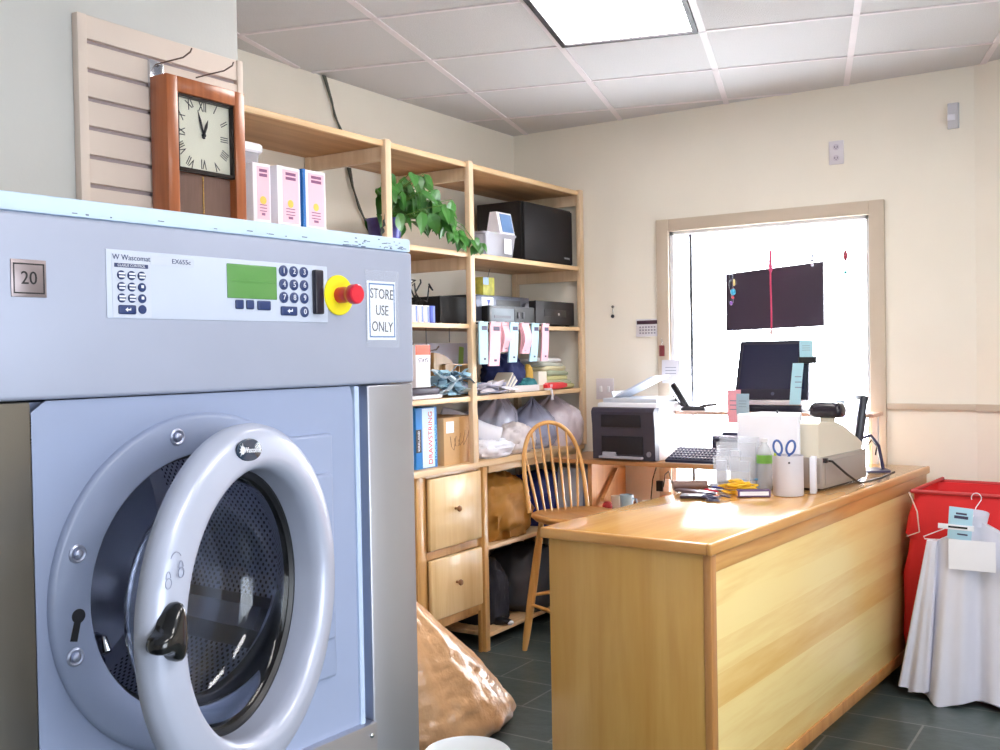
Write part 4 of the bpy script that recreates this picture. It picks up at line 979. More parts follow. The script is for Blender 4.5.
mb = MB(); mb.box(x1 - .016, x1, y1 - .035, y1, .125, .845, .002); build(mb, 'end_stile', M_ctr, ctr, True)
mb = MB(); mb.box(x0 - .02, x1 - .002, y0 - .006, y1, .906, .938, .002); build(mb, 'counter_top', M_ctop, ctr, True)
mb = MB(); mb.box(x1 - .002, x1 + .016, y0 - .025, y1, .904, .940, .006, 3); build(mb, 'top_edging', M_ctry, ctr, True)
mb = MB(); mb.box(x0 - .02, x1 - .002, y0 - .024, y0 - .006, .904, .940, .006, 3); build(mb, 'top_edging', wood('counter_trim_x', (206, 142, 74), (226, 172, 100), 'x', .3), ctr, True)
ZC = .8405

# ------------------------------------------------------------------ desk under the window
dk = thing('desk', (-2.25, 5.2, FL), 'wooden work desk with lower shelf built along the back window', 'desk')
M_dk = wood('desk_wood', (176, 122, 76), (200, 148, 98), 'x', .4)
mb = MB(); mb.box(-2.90, -1.735, 5.0, 5.44, .818, .842, .002); build(mb, 'desk_top', M_dk, dk)
mb = MB(); mb.box(-2.675, -2.65, 5.02, 5.44, FL, .818); build(mb, 'side_panel', wood('desk_side', (184, 128, 82), (204, 152, 104), 'z', .45), dk)
mb = MB(); mb.box(-2.65, -1.80, 5.04, 5.44, .54, .56); build(mb, 'lower_shelf', M_dk, dk)
mb = MB(); mb.prism([(0, 0), (.02, 0), (.20, .16), (.18, .17), (0, .02)], .02, T(-2.64, 5.10, .60) @ FX); build(mb, 'diagonal_brace', M_dk, dk)
mb = MB(); mb.box(-1.80, -1.78, 5.04, 5.44, FL, .818); build(mb, 'side_panel', MC['desk_side'], dk)
t, a, b, h = crate_box('grey_bin', -2.90, -2.70, 5.08, 5.30, .437 - .535, .78, mat('grey_metal_box', (176, 178, 192), .5), 'tall pale grey box standing under the desk at left', 'box')
mb = MB(); mb.box(a - .04, a - .025, -b - .0008, -b, .4, h - .02); build(mb, 'dark_stripe', mat('slate_stripe', (120, 128, 160), .5), t, True)
# cups and clutter on the lower shelf
def cup(name, x, y, r, h_, m, label, cat='cup', z=.5605, kind=None):
    t = thing(name, (x, y, z), label, cat)
    mb = MB(); mb.lathe([(0, 0), (r * .86, 0), (r * .9, .003), (r, h_), (r * .93, h_), (r * .84, .006), (0, .006)], (0, 0, 0), (0, 0, 1), 24); build(mb, 'cup_body', m, t, True); return t
t = cup('mug', -2.48, 5.10, .038, .088, mat('pale_blue_mug', (170, 196, 214), .35), 'pale blue mug on the shelf under the desk', 'mug')
mb = MB(); mb.tube([(.036, 0, .07), (.058, 0, .065), (.062, 0, .045), (.055, 0, .025), (.036, 0, .02)], .005, 8); build(mb, 'mug_handle', MC['pale_blue_mug'], t, True)
cup('mug', -2.56, 5.14, .032, .072, mat('cream_mug', (226, 218, 200), .4), 'small cream cup between the red case and blue mug', 'cup')
cup('mug', -2.36, 5.12, .034, .060, mat('white_mug', (222, 220, 214), .4), 'short white cup right of the pale blue mug', 'cup')
blob('red_case', (-2.585, 5.075, .5605 + .82 * .026), (.024, .03, .026), mat('dark_red_case', (170, 44, 50), .5), 'small dark red pouch at left end under the desk', 'pouch', 41, .05, 2)
blob('tape_roll', (-2.30, 5.20, .5605 + .82 * .045), (.04, .04, .045), mat('orange_brown', (196, 116, 66), .5), 'orange-brown lump of twine under the desk', 'twine', 44, .1, 2)
t, a, b, h = crate_box('blue_dish', -2.25, -2.15, 5.08, 5.17, .5605, .62, mat('mid_blue', (76, 136, 190), .4), 'small blue plastic dish under the desk', 'dish')
pw = thing('power_adapter', (-2.42, 5.455, .66), 'black power adapter plugged in on the wall under the desk', 'power adapter')
mb = MB(); mb.box(-.03, .01, -.035, .012, -.03, .03, .004); build(mb, 'adapter_body', M_black, pw, True)
mb = MB(); mb.box(.012, .05, -.03, .012, -.03, .04, .003); build(mb, 'adapter_plug', M_wl, pw, True)
random.seed(17); mb = MB()
mb.tube([(-2.40, 5.41, .66), (-2.36, 5.35, .74), (-2.33, 5.33, .76), (-2.30, 5.30, .70), (-2.22, 5.25, .62), (-2.12, 5.2, .57)], .004, 6)
mb.tube([(-2.44, 5.43, .80), (-2.46, 5.40, .70), (-2.44, 5.33, .60), (-2.38, 5.25, .566)], .004, 6)
tag(build(mb, 'desk_cable', M_black), 'black cables looping under the desk beside the adapter', 'cable')
mb = MB(); pts = []
for k in range(60):
    a = k * .7; pts.append((-2.15 + .10 * cos(a) * (1 - k / 140) + .03 * sin(k * 1.3), 5.22 + .06 * sin(a), .57 + .0016 * k + .012 * sin(k * 2.1)))
mb.tube(pts, .0035, 6)
tag(build(mb, 'cable_coil', mat('white_grey_cord', (206, 196, 200), .5)), 'coil of pale cord and wires on the shelf under the desk', 'cord')

# ------------------------------------------------------------------ windsor counter stool
chx, chy, sh_ = -2.505, 4.585, .62 - FL
chs = thing('windsor_stool', (chx, chy, FL), 'light wooden hoop-back Windsor counter stool with spindles behind the counter', 'stool', rz=radians(-26))
M_ch = wood('stool_wood', (196, 140, 74), (222, 172, 104), 'z', .3)
M_chs = wood('stool_seat_wood', (172, 116, 62), (198, 144, 86), 'x', .28)
mb = MB()
def seat_pts(k):
    out = []
    for j in range(40):
        a = 2 * pi * j / 40; c_, s_ = cos(a), sin(a)
        rx = .205; ry = .222
        out.append((math.copysign(abs(c_) ** .72, c_) * rx * k, math.copysign(abs(s_) ** .72, s_) * ry * k))
    return out
mb.loft([[(x, y, sh_ + z - (.012 if k < .8 else 0)) for x, y in seat_pts(k)] for z, k in ((-.042, .80), (-.040, .90), (-.018, 1.0), (-.006, .99), (0, .94), (-.004, .7), (-.006, .3), (-.006, .02))])
build(mb, 'seat', M_chs, chs, True, smooth=60)
corners = [(-.13, -.13), (-.13, .13), (.13, -.13), (.13, .13)]
feet = [(-.215, -.195), (-.215, .195), (.215, -.19), (.215, .19)]
for (a, b), (c_, d_) in zip(corners, feet):
    mb = MB(); mb.tube([(c_ + (a - c_) * u, d_ + (b - d_) * u, sh_ * u * .955) for u in (0, .1, .3, .5, .7, .85, 1)], lambda t_: .011 + .009 * sin(min(1, t_ * 1.05) * pi) ** .8 + .002, 14); build(mb, 'leg', M_ch, chs, True)
def at(i, u): return Vector((feet[i][0] + (corners[i][0] - feet[i][0]) * u, feet[i][1] + (corners[i][1] - feet[i][1]) * u, sh_ * u * .955))
for (i, j, u) in ((0, 1, .42), (2, 3, .28), (0, 2, .35), (1, 3, .35)):
    mb = MB(); a, b = at(i, u), at(j, u); mb.tube([a.lerp(b, t_) for t_ in (0, .25, .5, .75, 1)], lambda t_: .007 + .004 * sin(t_ * pi), 10); build(mb, 'stretcher', M_ch, chs, True)
def hoop(t):   # t 0..1 left to right
    a = pi * t; y = -.182 * cos(a) * (1 + .16 * sin(a)); z = .45 * sin(a) ** .62
    return Vector((-.165 - .17 * z / .45 * .55, y, sh_ - .006 + z))
mb = MB(); mb.tube([hoop(k / 40) for k in range(41)], .0115, 12); build(mb, 'back_hoop', M_ch, chs, True)
for k in range(7):
    u = (k + 1) / 8
    yb = -.125 + .25 * k / 6; yt = -.165 + .33 * k / 6
    # find hoop height at that y
    best = min((hoop(.02 + .96 * i / 200) for i in range(201)), key=lambda p: abs(p.y - yt) + (0 if p.z > sh_ + .15 else 1))
    b0 = Vector((-.172, yb, sh_ - .01))
    mb = MB(); mb.tube([b0.lerp(best, q) for q in (0, .2, .4, .6, .8, 1)], lambda t_: .0052 + .0028 * sin(pi * min(1, t_ * 1.3)) if t_ < .77 else .0052, 8); build(mb, 'spindle', M_ch, chs, True)

# ------------------------------------------------------------------ printer on the desk
M_pw = mat('printer_white', (238, 238, 244), .4); M_pd = mat('printer_dark', (58, 56, 72), .35)
pr = thing('laser_printer', (-2.44, 5.21, .8425), 'white laser printer with dark charcoal front and angled paper tray', 'printer', rz=radians(-3))
mb = MB(); mb.box(-.185, .185, -.16, .20, .0, .265, .012, 3); build(mb, 'printer_body', M_pw, pr, True)
mb = MB()
mb.loft([[(-.19, y, z), (.19, y, z), (.19, y2, z), (-.19, y2, z)] for z, y, y2 in ((.005, -.20, -.155), (.16, -.205, -.155), (.225, -.215, -.155), (.24, -.205, -.15), (.245, -.19, -.15))])
fr = build(mb, 'front_panel', M_pd, pr, True)
mb = MB(); mb.box(-.13, .11, -.213, -.204, .155, .215, .002); mb.box(-.13, .12, -.209, -.200, .03, .115, .002); build(mb, 'output_slot', mat('slot_black2', (26, 26, 36), .4), fr, True)
mb = MB(); mb.box(-.135, .12, -.235, -.200, .012, .022, .002); mb.box(-.12, -.04, -.222, -.20, .022, .04, .002); build(mb, 'paper_tray', mat('tray_grey', (176, 176, 190), .4), fr, True)
mb = MB(); mb.cyl((.155, -.211, .035), (.155, -.202, .035), .012, seg=16); build(mb, 'power_button', mat('grey_button', (130, 130, 146), .35), fr, True)
mb = MB(); mb.box(-.165, .165, -.13, .17, .265, .285, .006); build(mb, 'top_cover', mat('grey_cover', (200, 204, 214), .4), pr, True)
mb = MB(); mb.M = T(-.135, .03, .280) @ R(-22, 'Y'); mb.box(0, .27, -.10, .10, 0, .006, .002); mb.box(.02, .25, -.09, .09, .007, .010); mb.box(.0, .008, -.10, .10, 0, .035, .002); build(mb, 'feed_tray', mat('tray_white', (222, 228, 240), .35), pr, True)

pr.scale = (1, 1, 1.17)
# keyboard
kb = thing('keyboard', (-2.02, 5.11, .8425), 'dark computer keyboard at the front of the desk', 'keyboard')
kbM = Matrix.Diagonal((1, 1.25, 1, 1)) @ R(20, 'X') @ T(0, 0.0, .026)
mb = MB(); mb.M = kbM; mb.box(-.19, .19, -.075, .085, .004, .020, .004); build(mb, 'keyboard_base', mat('navy_grey_plastic', (44, 46, 70), .4), kb, True)
mk = mat('key_dark', (70, 74, 100), .45)
for r_ in range(5):
    for c_ in range(18):
        if c_ == 14: continue
        x = -.178 + c_ * .0197; y = -.062 + r_ * .026
        mb = MB(); mb.M = kbM; mb.box(x, x + .0155, y, y + .019, .020, .028, .002, 1); mb.mi = 1; mb.box(x + .004, x + .010, y + .012, y + .016, .0279, .0284)
        build(mb, 'key', [mk, M_wl], kb, True)
# flat notes behind keyboard
mb = MB(); mb.M = T(-2.12, 5.27, .8425) @ R(12); mb.box(-.09, .09, -.07, .07, 0, .012, .002); mb.mi = 1; mb.box(-.07, .05, -.05, .05, .012, .0135)
tag(build(mb, 'notepad', [mat('lavender_pad', (196, 192, 210), .5), mat('pink_grey_print', (206, 170, 184), .5)]), 'small printed notepad lying behind the keyboard', 'notepad')
# receipt printer (dark box)
rp = thing('receipt_printer', (-1.965, 5.30, .8425), 'small dark blue-black receipt printer behind the keyboard', 'receipt printer')
mb = MB(); mb.box(-.075, .075, -.07, .08, 0, .115, .008, 3); build(mb, 'printer_body', mat('blueblack', (38, 38, 62), .4), rp, True)
mb = MB(); mb.box(-.073, .073, -.068, .078, .115, .130, .004); build(mb, 'top_cover', mat('slate_top', (120, 122, 146), .4), rp, True)
mb = MB(); mb.box(-.035, .06, -.02, .06, .131, .145, .003); build(mb, 'paper_cover', mat('dark_slate', (74, 72, 94), .4), rp, True)

# ------------------------------------------------------------------ raised shelf in front of the window with the POS screen
rs = thing('window_shelf', (-1.73, 5.3, .842), 'thin brown shelf raised on legs in front of the window', 'shelf')
mb = MB(); mb.loft([[(x, y, z) for x, y in [(-1.20, 5.20), (-1.20, 5.42), (-2.20, 5.42), (-2.25, 5.38), (-2.262, 5.31), (-2.25, 5.24), (-2.20, 5.20)]] for z in (1.085, 1.103)]); build(mb, 'shelf_board', wood('pinky_brown', (186, 146, 128), (206, 168, 148), 'x', .4), rs)
mb = MB()
for x in (-1.84, -1.24): mb.box(x, x + .025, 5.36, 5.40, .842, 1.085)
build(mb, 'shelf_leg', M_white, rs)
ps = thing('pos_monitor', (-1.71, 5.30, 1.104), 'dark point-of-sale touchscreen tilted back on its stand before the window', 'monitor')
mb = MB(); mb.box(-.155, .155, -.07, .09, 0, .035, .006); build(mb, 'monitor_base', mat('pos_black', (30, 30, 46), .35), ps, True)
mb = MB(); mb.box(-.155, .155, -.075, -.01, .036, .062, .004); mb.loft([[(x, y + .02, z) for x, y in rrect(.04, .02, .01, 3)] for z in (.06, .12)]); nk = build(mb, 'monitor_neck', mat('pos_silver', (196, 190, 196), .35), ps, True)
SM = T(0, -.045, .062) @ R(-12, 'X')
mb = MB(); mb.M = SM
mb.loft([[(-.208 * k1, y, 0), (.186 * k1, y, 0), (.176 * k1, y, .31), (-.190 * k1, y, .31)] for y, k1 in ((-.012, .985), (-.004, 1.0), (.030, 1.0), (.045, .90))])
sc_ = build(mb, 'screen_housing', mat('pos_black2', (34, 32, 50), .3), ps, True)
mb = MB(); mb.M = SM; mb.loft([[(-.184, y, .055), (.162, y, .055), (.154, y, .29), (-.168, y, .29)] for y in (-.0135, -.0120)])
build(mb, 'screen', mat('dark_screen', (38, 38, 54), .12, emit=((60, 74, 130), .06)), sc_, True)
mb = MB(); mb.M = SM; mb.lathe([(0, 0), (.009, 0), (.009, .001), (0, .001)], (0, -.0125, .030), (0, -1, 0), 16); build(mb, 'screen_logo', mat('logo_grey', (96, 100, 124), .3), sc_, True)
def note(name, c, w_, h_, m, label, dx_=0.0, top_on=None, thick=.0015, group=None, cat='note', rz=0, writing=True):
    t = thing(name, c, label, cat, group, rz=radians(rz))
    mb = MB(); rows_ = []
    for i in range(7):
        u = i / 6; yy = -.004 * sin(u * pi) ; rows_.append([(-w_ + dx_ * u, yy, h_ * (1 - u)), (w_ + dx_ * u, yy, h_ * (1 - u)), (w_ + dx_ * u, yy + thick, h_ * (1 - u)), (-w_ + dx_ * u, yy + thick, h_ * (1 - u))])
    mb.loft(rows_); p = build(mb, 'sheet', m, t, True)
    if writing:
        mb = MB()
        for i in range(3): mb.box(-w_ * .6, w_ * .6, -.0046, -.0040, h_ * (.4 + .13 * i), h_ * (.4 + .13 * i) + h_ * .025)
        build(mb, 'writing', mat('faint_ink', (130, 140, 160), .6), p, True)
    return t
M_nb = mat('sticky_blue', (168, 212, 226), .6); M_np = mat('sticky_pink', (242, 170, 184), .6)
note('sticky_note', (-1.525, 5.222, 1.385), .034, .085, M_nb, 'square blue note stuck at top right corner of the screen')
dcl = MB(); dcl.box(-1.57, -1.48, 5.228, 5.29, 1.352, 1.388, .006); tag(build(dcl, 'card_reader', M_black), 'small black card reader fixed beside the screen under the blue note', 'card reader')
note('sticky_note', (-1.565, 5.215, 1.145), .028, .21, M_nb, 'long blue paper slip hanging beside the screen', -.02)
note('sticky_note', (-1.895, 5.19, 1.045), .036, .175, M_np, 'pink paper slip hanging over the shelf edge')
note('sticky_note', (-1.845, 5.18, 1.085), .034, .115, mat('sticky_grey_blue', (164, 190, 206), .6), 'grey-blue paper slip overlapping the pink slip')
t = thing('telephone', (-2.16, 5.30, 1.104), 'dark cordless telephone leaning in its charging cradle on the window shelf', 'telephone')
mb = MB(); mb.loft([[(x - .0 + .0, y, z) for x, y in rrect(.07 * k, .04 * k, .015, 3)] for z, k in ((0, 1), (.012, 1.0), (.022, .8))]); build(mb, 'cradle', M_dark, t, True)
mb = MB(); mb.M = T(-.035, 0, .015) @ R(-32, 'Y'); mb.box(-.019, .016, -.03, .03, 0, .155, .010, 3); build(mb, 'handset', M_black, t, True)
mb = MB(); mb.tube([(-.07, 0, .02), (-.10, 0, .045), (-.125, .0, .075)], .007, 8); build(mb, 'antenna', M_dark, t, True)
mb = MB(); mb.tube([(.04, -.02, .02), (.09, -.03, .03), (.14, -.03, .034)], .008, 8); build(mb, 'cord_end', M_dark, t, True)
note('wall_note', (-2.355, 5.438, 1.247), .054, .132, mat('white_slip', (226, 226, 236), .6), 'white ruled note taped over the window casing')
pn = MB(); pn.cyl((-2.02, 5.33, 1.104), (-2.02, 5.33, 1.20), .004, seg=8); tag(build(pn, 'pen', M_dark), 'thin dark pen standing upright on the window shelf', 'pen')
mb = MB(); mb.box(-1.41, -1.33, 5.30, 5.33, 1.104, 1.165, .003); tag(build(mb, 'card_stand', mat('pale_card_stand', (206, 222, 236), .4)), 'small pale blue card stand right of the screen', 'card stand')

# dark hanging panel and ornaments in the window
hpn = thing('hanging_screen', (-1.76, 5.46, 1.533), 'wide dark flat rectangular panel hanging in the bright window', 'panel')
mb = MB(); mb.M = T(0, 0, 0); mb.loft([[(-.268, y, 0), (.262, y, .012), (.262, y, .348), (-.268, y, .312)] for y in (-.012, .012)]); build(mb, 'panel', mat('dark_plum_panel', (58, 44, 62), .5), hpn, True)
mb = MB()
for x in (-.2, .2): mb.tube([(x, 0, .31), (x, 0.02, WZ1 - 1.533 - .02)], .0008, 5)
build(mb, 'hanging_wire', mat('pale_wire', (220, 220, 230), .4), hpn, True)
M_str = mat('fine_thread', (226, 226, 236), .5)
rc = thing('red_tassel_cord', (-1.745, 5.35, 1.50), 'red knotted cord with a pink tassel hanging over the dark panel', 'cord')
mb = MB(); mb.tube([(0, 0, .02), (.001, 0, .12), (-.002, 0, .33), (0, 0, .42)], .005, 8); build(mb, 'cord', mat('crimson_cord', (206, 60, 100), .6), rc, True)
mb = MB(); mb.lathe([(.003, .33), (.011, .345), (.009, .39), (.008, .44), (.002, .455)], (0, 0, 0), (0, 0, 1), 12); build(mb, 'tassel', mat('magenta_tassel', (220, 84, 130), .6), rc, True)
mb = MB(); mb.sphere((0, 0, .018), .010, 12, (1, 1, 1.4)); mb.sphere((0, 0, .0), .006, 10); build(mb, 'bead', mat('pale_pink_bead', (226, 196, 200), .3), rc, True)
mb = MB(); mb.tube([(0, 0, .45), (0, .11, WZ1 - .02 - 1.50)], .0008, 5); build(mb, 'thread', M_str, rc, True)
def ornament(name, x, zb, beads, label, y=5.36):
    t = thing(name, (x, y, zb), label, 'hanging ornament')
    top = 0
    for dx_, z, r, c_, sq in beads:
        mb = MB(); mb.sphere((dx_, 0, z), r, 12, sq); build(mb, 'bead', mat('bead_%d_%d_%d' % c_, c_, .3), t, True); top = max(top, z)
    mb = MB(); mb.tube([(0, 0, beads[0][1]), (0, 0, top), (0, 5.49 - y, WZ1 - .021 - zb)], .0008, 5); build(mb, 'thread', M_str, t, True)
ornament('suncatcher', -1.955, 1.68, [(-.012, .0, .009, (150, 90, 190), (1, 1, 1.3)), (-.002, .03, .008, (230, 90, 110), (1, 1, 1)), (.0, .06, .015, (70, 180, 220), (1, 1, 1.2)), (-.014, .10, .010, (30, 30, 50), (.8, 1, 3)), (.006, .11, .008, (236, 220, 150), (.8, 1, 2.5)), (-.01, .145, .011, (40, 40, 60), (1, 1, 1))], 'colourful beaded suncatcher at left edge of the dark panel')
ornament('suncatcher', -1.531, 1.86, [(0, 0, .007, (230, 226, 240), (1, 1, 1.4)), (0, .022, .010, (200, 200, 220), (1, 1, 1)), (.003, .045, .007, (180, 186, 210), (1, 1, 1.5)), (0, .09, .004, (200, 200, 220), (1, 1, 1.5))], 'clear crystal bead suncatcher in front of the dark panel')
ornament('suncatcher', -1.362, 1.81, [(0, 0, .010, (80, 190, 200), (1, 1, 1)), (0, .085, .012, (170, 70, 90), (1.0, .6, 2.3)), (0, .06, .004, (210, 180, 190), (1, 1, 2))], 'red tag and teal bead ornament near right window casing')
ornament('suncatcher', -2.085, 1.75, [(0, 0, .007, (120, 130, 160), (.7, 1, 2))], 'tiny grey drop ornament left of the dark panel')

# ------------------------------------------------------------------ items on the back wall
def plate(name, x0, x1, z0, z1, m, label, cat, d=.008):
    t = thing(name, ((x0 + x1) / 2, 5.469, z0), label, cat); w_ = (x1 - x0) / 2
    mb = MB(); mb.box(-w_, w_, -d, 0, 0, z1 - z0, .002); build(mb, 'plate', m, t, True); return t, w_, z1 - z0
M_pl = mat('white_plate', (226, 220, 226), .4)
t, a, h = plate('wall_outlet', -1.466, -1.391, 2.379, 2.500, M_pl, 'white electrical outlet high on the back wall', 'outlet')
for z in (.032, .088):
    mb = MB(); mb.lathe([(0, 0), (.016, 0), (.016, .002), (0, .002)], (0, -.008, z), (0, -1, 0), 20); so = build(mb, 'socket', mat('socket_face', (210, 200, 212), .4), t, True)
    mb = MB(); mb.box(-.008, -.005, -.0105, -.0099, z - .004, z + .006); mb.box(.005, .008, -.0105, -.0099, z - .004, z + .006); mb.box(-.002, .002, -.0105, -.0099, z - .010, z - .006); build(mb, 'slot', M_dark, so, True)
t = thing('motion_sensor', (-.866, 5.469, 2.488), 'small pale grey motion sensor high near the right wall corner', 'sensor')
mb = MB(); mb.loft([[(x, -.03 * k + y * 0 - (0 if True else 0) + (.03 * k if y > 0 else -.0), z) for x, y in ((-.027, 1), (.027, 1), (.022, -1), (-.022, -1))] for z, k in ((0, .7), (.03, 1), (.10, 1.0), (.122, .6))]); build(mb, 'sensor_body', mat('sensor_grey', (208, 208, 216), .4), t, True)
mb = MB(); mb.box(-.018, .018, -.063, -.059, .03, .06, .002); build(mb, 'sensor_window', mat('sensor_lens', (228, 230, 240), .3), t, True)
t, a, h = plate('alarm_keypad', -2.574, -2.424, 1.515, 1.615, mat('keypad_white', (224, 220, 224), .4), 'white alarm keypad with dark display strip on the back wall', 'keypad', .02)
mb = MB(); mb.box(-.068, .068, -.0215, -.0195, h - .030, h - .008); build(mb, 'display_strip', mat('plum_strip', (70, 44, 58), .3), t, True)
mb = MB()
for r_ in range(3):
    for c_ in range(6): mb.box(-.052 + c_ * .018, -.042 + c_ * .018, -.0225, -.0195, .015 + r_ * .017, .024 + r_ * .017)
build(mb, 'keys', mat('key_grey', (150, 146, 156), .4), t, True)
t, a, h = plate('light_switch', -2.845, -2.729, 1.150, 1.275, M_pl, 'white double switch plate on the back wall above the printer', 'switch')
for x in (-.025, .025):
    mb = MB(); mb.box(x - .008, x + .008, -.014, -.008, .045, .078, .002); build(mb, 'toggle', M_white, t, True)
t = thing('key_tag', (-2.409, 5.442, 1.400), 'dark red key tag hanging on the left window casing', 'key tag')
mb = MB(); mb.box(-.016, .016, -.008, 0, 0, .062, .003); build(mb, 'tag', mat('maroon_tag', (130, 52, 58), .4), t, True)
mb = MB(); mb.tube([(0, -.004, .06), (.004, -.003, .085), (-.004, -.003, .095), (0, 0, .10)], .002, 6); build(mb, 'ring', M_chrome, t, True)
t = thing('wall_hook', (-2.726, 5.469, 1.625), 'small round key hook on the back wall near the shelving', 'hook')
mb = MB(); mb.cyl((0, 0, .07), (0, -.012, .07), .008, seg=12); mb.tube([(0, -.006, .07), (0, -.010, .05), (0, -.008, .03)], .002, 6); build(mb, 'hook', M_chrome, t, True)
mb = MB(); mb.sphere((0, -.012, .014), .011, 14); build(mb, 'key_fob', M_dark, t, True)

# ------------------------------------------------------------------ cash register on the counter
crM = radians(-7)
cr = thing('cash_register', (-1.345, 4.50, ZC), 'cream and white electronic cash register on a grey cash drawer', 'cash register', rz=crM)
mb = MB(); mb.box(-.20, .19, -.22, .27, .008, .135, .006); dw = build(mb, 'cash_drawer', mat('warm_grey_metal', (172, 164, 158), .35, .2), cr, True)
mb = MB(); mb.box(.19, .195, -.20, .25, .02, .122, .002); mb.box(.13, .18, -.223, -.22, .03, .11); build(mb, 'drawer_panel', mat('drawer_side', (160, 152, 146), .35), dw, True)
mb = MB(); mb.box(-.18, .17, -.2, .25, 0, .008); build(mb, 'drawer_foot', M_black, cr, True)
mb = MB()
prof = [(-.21, .135), (.27, .135), (.27, .165), (.20, .195), (.06, .250), (-.02, .272), (-.19, .280), (-.21, .272)]
mb.loft([[(x, y, z) for y, z in prof] for x in (-.19, .17)]); build(mb, 'register_body', mat('register_cream', (230, 222, 204), .45), cr, True)
mb = MB(); mb.box(-.180, .10, -.245, -.222, .010, .312, .008, 3); mb.box(-.180, .02, -.223, -.02, .20, .310, .008); build(mb, 'printer_cover', mat('register_white', (242, 242, 250), .4), cr, True)
mb = MB(); mb.loft([[(.115 + x, .02 + y, z) for x, y in rrect(.028, .022, .008, 3)] for z in (.24, .300)]); build(mb, 'display_neck', MC['register_cream'], cr, True)
mb = MB(); mb.loft([[(.115 + x * k, .02 + y * k, z) for x, y in rrect(.075, .045, .03, 6)] for z, k in ((.288, .80), (.300, .97), (.322, 1.0), (.338, .92), (.350, .78), (.353, .5))]); build(mb, 'customer_display', mat('smoky_black', (36, 30, 40), .25), cr, True, smooth=60)
mb = MB(); mb.tube([(.19, -.20, .125), (.21, -.17, .12), (.235, -.08, .06), (.25, .02, .012), (.25, .15, .008), (.25, .30, .008), (.26, .42, .02)], .005, 8); cbx = build(mb, 'power_cable', M_black, cr, True)
mb = MB(); mb.box(.185, .205, -.215, -.19, .115, .135, .004); build(mb, 'plug', M_black, cbx, True)
mb = MB(); mb.sphere((-.05, -.12, .316), .006, 10); build(mb, 'key', M_dark, cr, True)

# customer facing monitor, seen edge-on
mo = thing('customer_monitor', (-1.235, 5.03, ZC), 'thin black flat monitor seen edge-on beside the cash register', 'monitor', rz=radians(27))
MMt = T(-.02, 0, .05) @ R(-7, 'X') @ R(6, 'Y')
mb = MB(); mb.M = T(-.05, 0, .06) @ R(9, 'Y'); mb.box(-.012, .020, -.16, .16, 0, .31, .006); sc_ = build(mb, 'screen_housing', mat('monitor_black', (28, 26, 40), .3), mo, True)
mb = MB(); mb.M = T(-.05, 0, .06) @ R(9, 'Y'); mb.box(-.0128, -.0115, -.138, .138, .015, .288); build(mb, 'screen', mat('glare_screen', (190, 196, 226), .15, emit=((210, 216, 250), .9)), sc_, True)  # emission stands in for window glare reflected on the screen
mb = MB(); mb.M = T(-.05, 0, .06) @ R(9, 'Y'); mb.loft([[(.012 + x, y, z) for y, z in rrect(.09 * k, .09 * k, .02, 4)] for x, k in ((0, 1), (.02, .8))]) if False else mb.box(.018, .045, -.09, .09, .06, .22, .012); build(mb, 'rear_cover', M_dark, sc_, True)
mb = MB(); mb.tube([(.0, .0, .15), (.065, 0, .17), (.10, 0, .12), (.118, 0, .02), (.12, 0, .008)], .008, 10); mb.loft([[(x + .04, y, z) for x, y in rrect(.10, .075, .02, 4)] for z in (0, .010)]); build(mb, 'stand', mat('indigo_stand', (46, 40, 84), .3), mo, True)
mb = MB(); mb.box(-.05, .02, -.04, .04, .01, .065, .005); build(mb, 'stand_block', M_black, mo, True)
mb = MB(); mb.tube([(.02, .05, .05), (.05, .08, .09), (.09, .09, .14), (.11, .07, .11), (.10, .06, .07)], .004, 6); build(mb, 'cable', M_black, mo, True)

# pen cup with scissors
pc = thing('pen_cup', (-1.275, 4.095, ZC), 'tall white-grey cylindrical cup on the counter holding blue scissors', 'cup')
mb = MB(); mb.lathe([(0, 0), (.058, 0), (.060, .003), (.060, .160), (.0585, .160), (.056, .005), (0, .005)], (0, 0, 0), (0, 0, 1), 36); build(mb, 'cup_body', mat('pale_grey_cup', (214, 214, 224), .35), pc, True)
mb = MB(); mb.sphere((.022, -.056, .135), .0045, 10); build(mb, 'rivet', M_dark, pc, True)
sci = thing('scissors', (-1.288, 4.09, ZC + .006), 'scissors with blue handles standing in the white cup', 'scissors', rz=radians(15))
mb = MB()
for sx, an in ((-1, 10), (1, -14)):
    M_ = T(.028 * sx * .9, 0, .185) @ R(-an, 'Y')
    mb.tube([M_ @ Vector((.016 * cos(2 * pi * k / 20), 0, .028 * sin(2 * pi * k / 20))) for k in range(21)], .0045, 8)
    mb.tube([(.022 * sx, 0, .158), (.006 * sx, 0, .13)], .005, 8)
build(mb, 'handle', mat('blue_handle', (60, 96, 170), .35), sci, True)
mb = MB(); mb.box(-.008, .008, -.001, .001, 0.0, .135); build(mb, 'blade', M_chrome, sci, True)
hl = MB(); hl.cyl((-1.315, 4.085, ZC + .01), (-1.322, 4.078, ZC + .168), .005, seg=10); tag(build(hl, 'highlighter', mat('neon_yellow', (214, 222, 60), .4)), 'yellow-green marker sticking out of the white cup', 'marker')
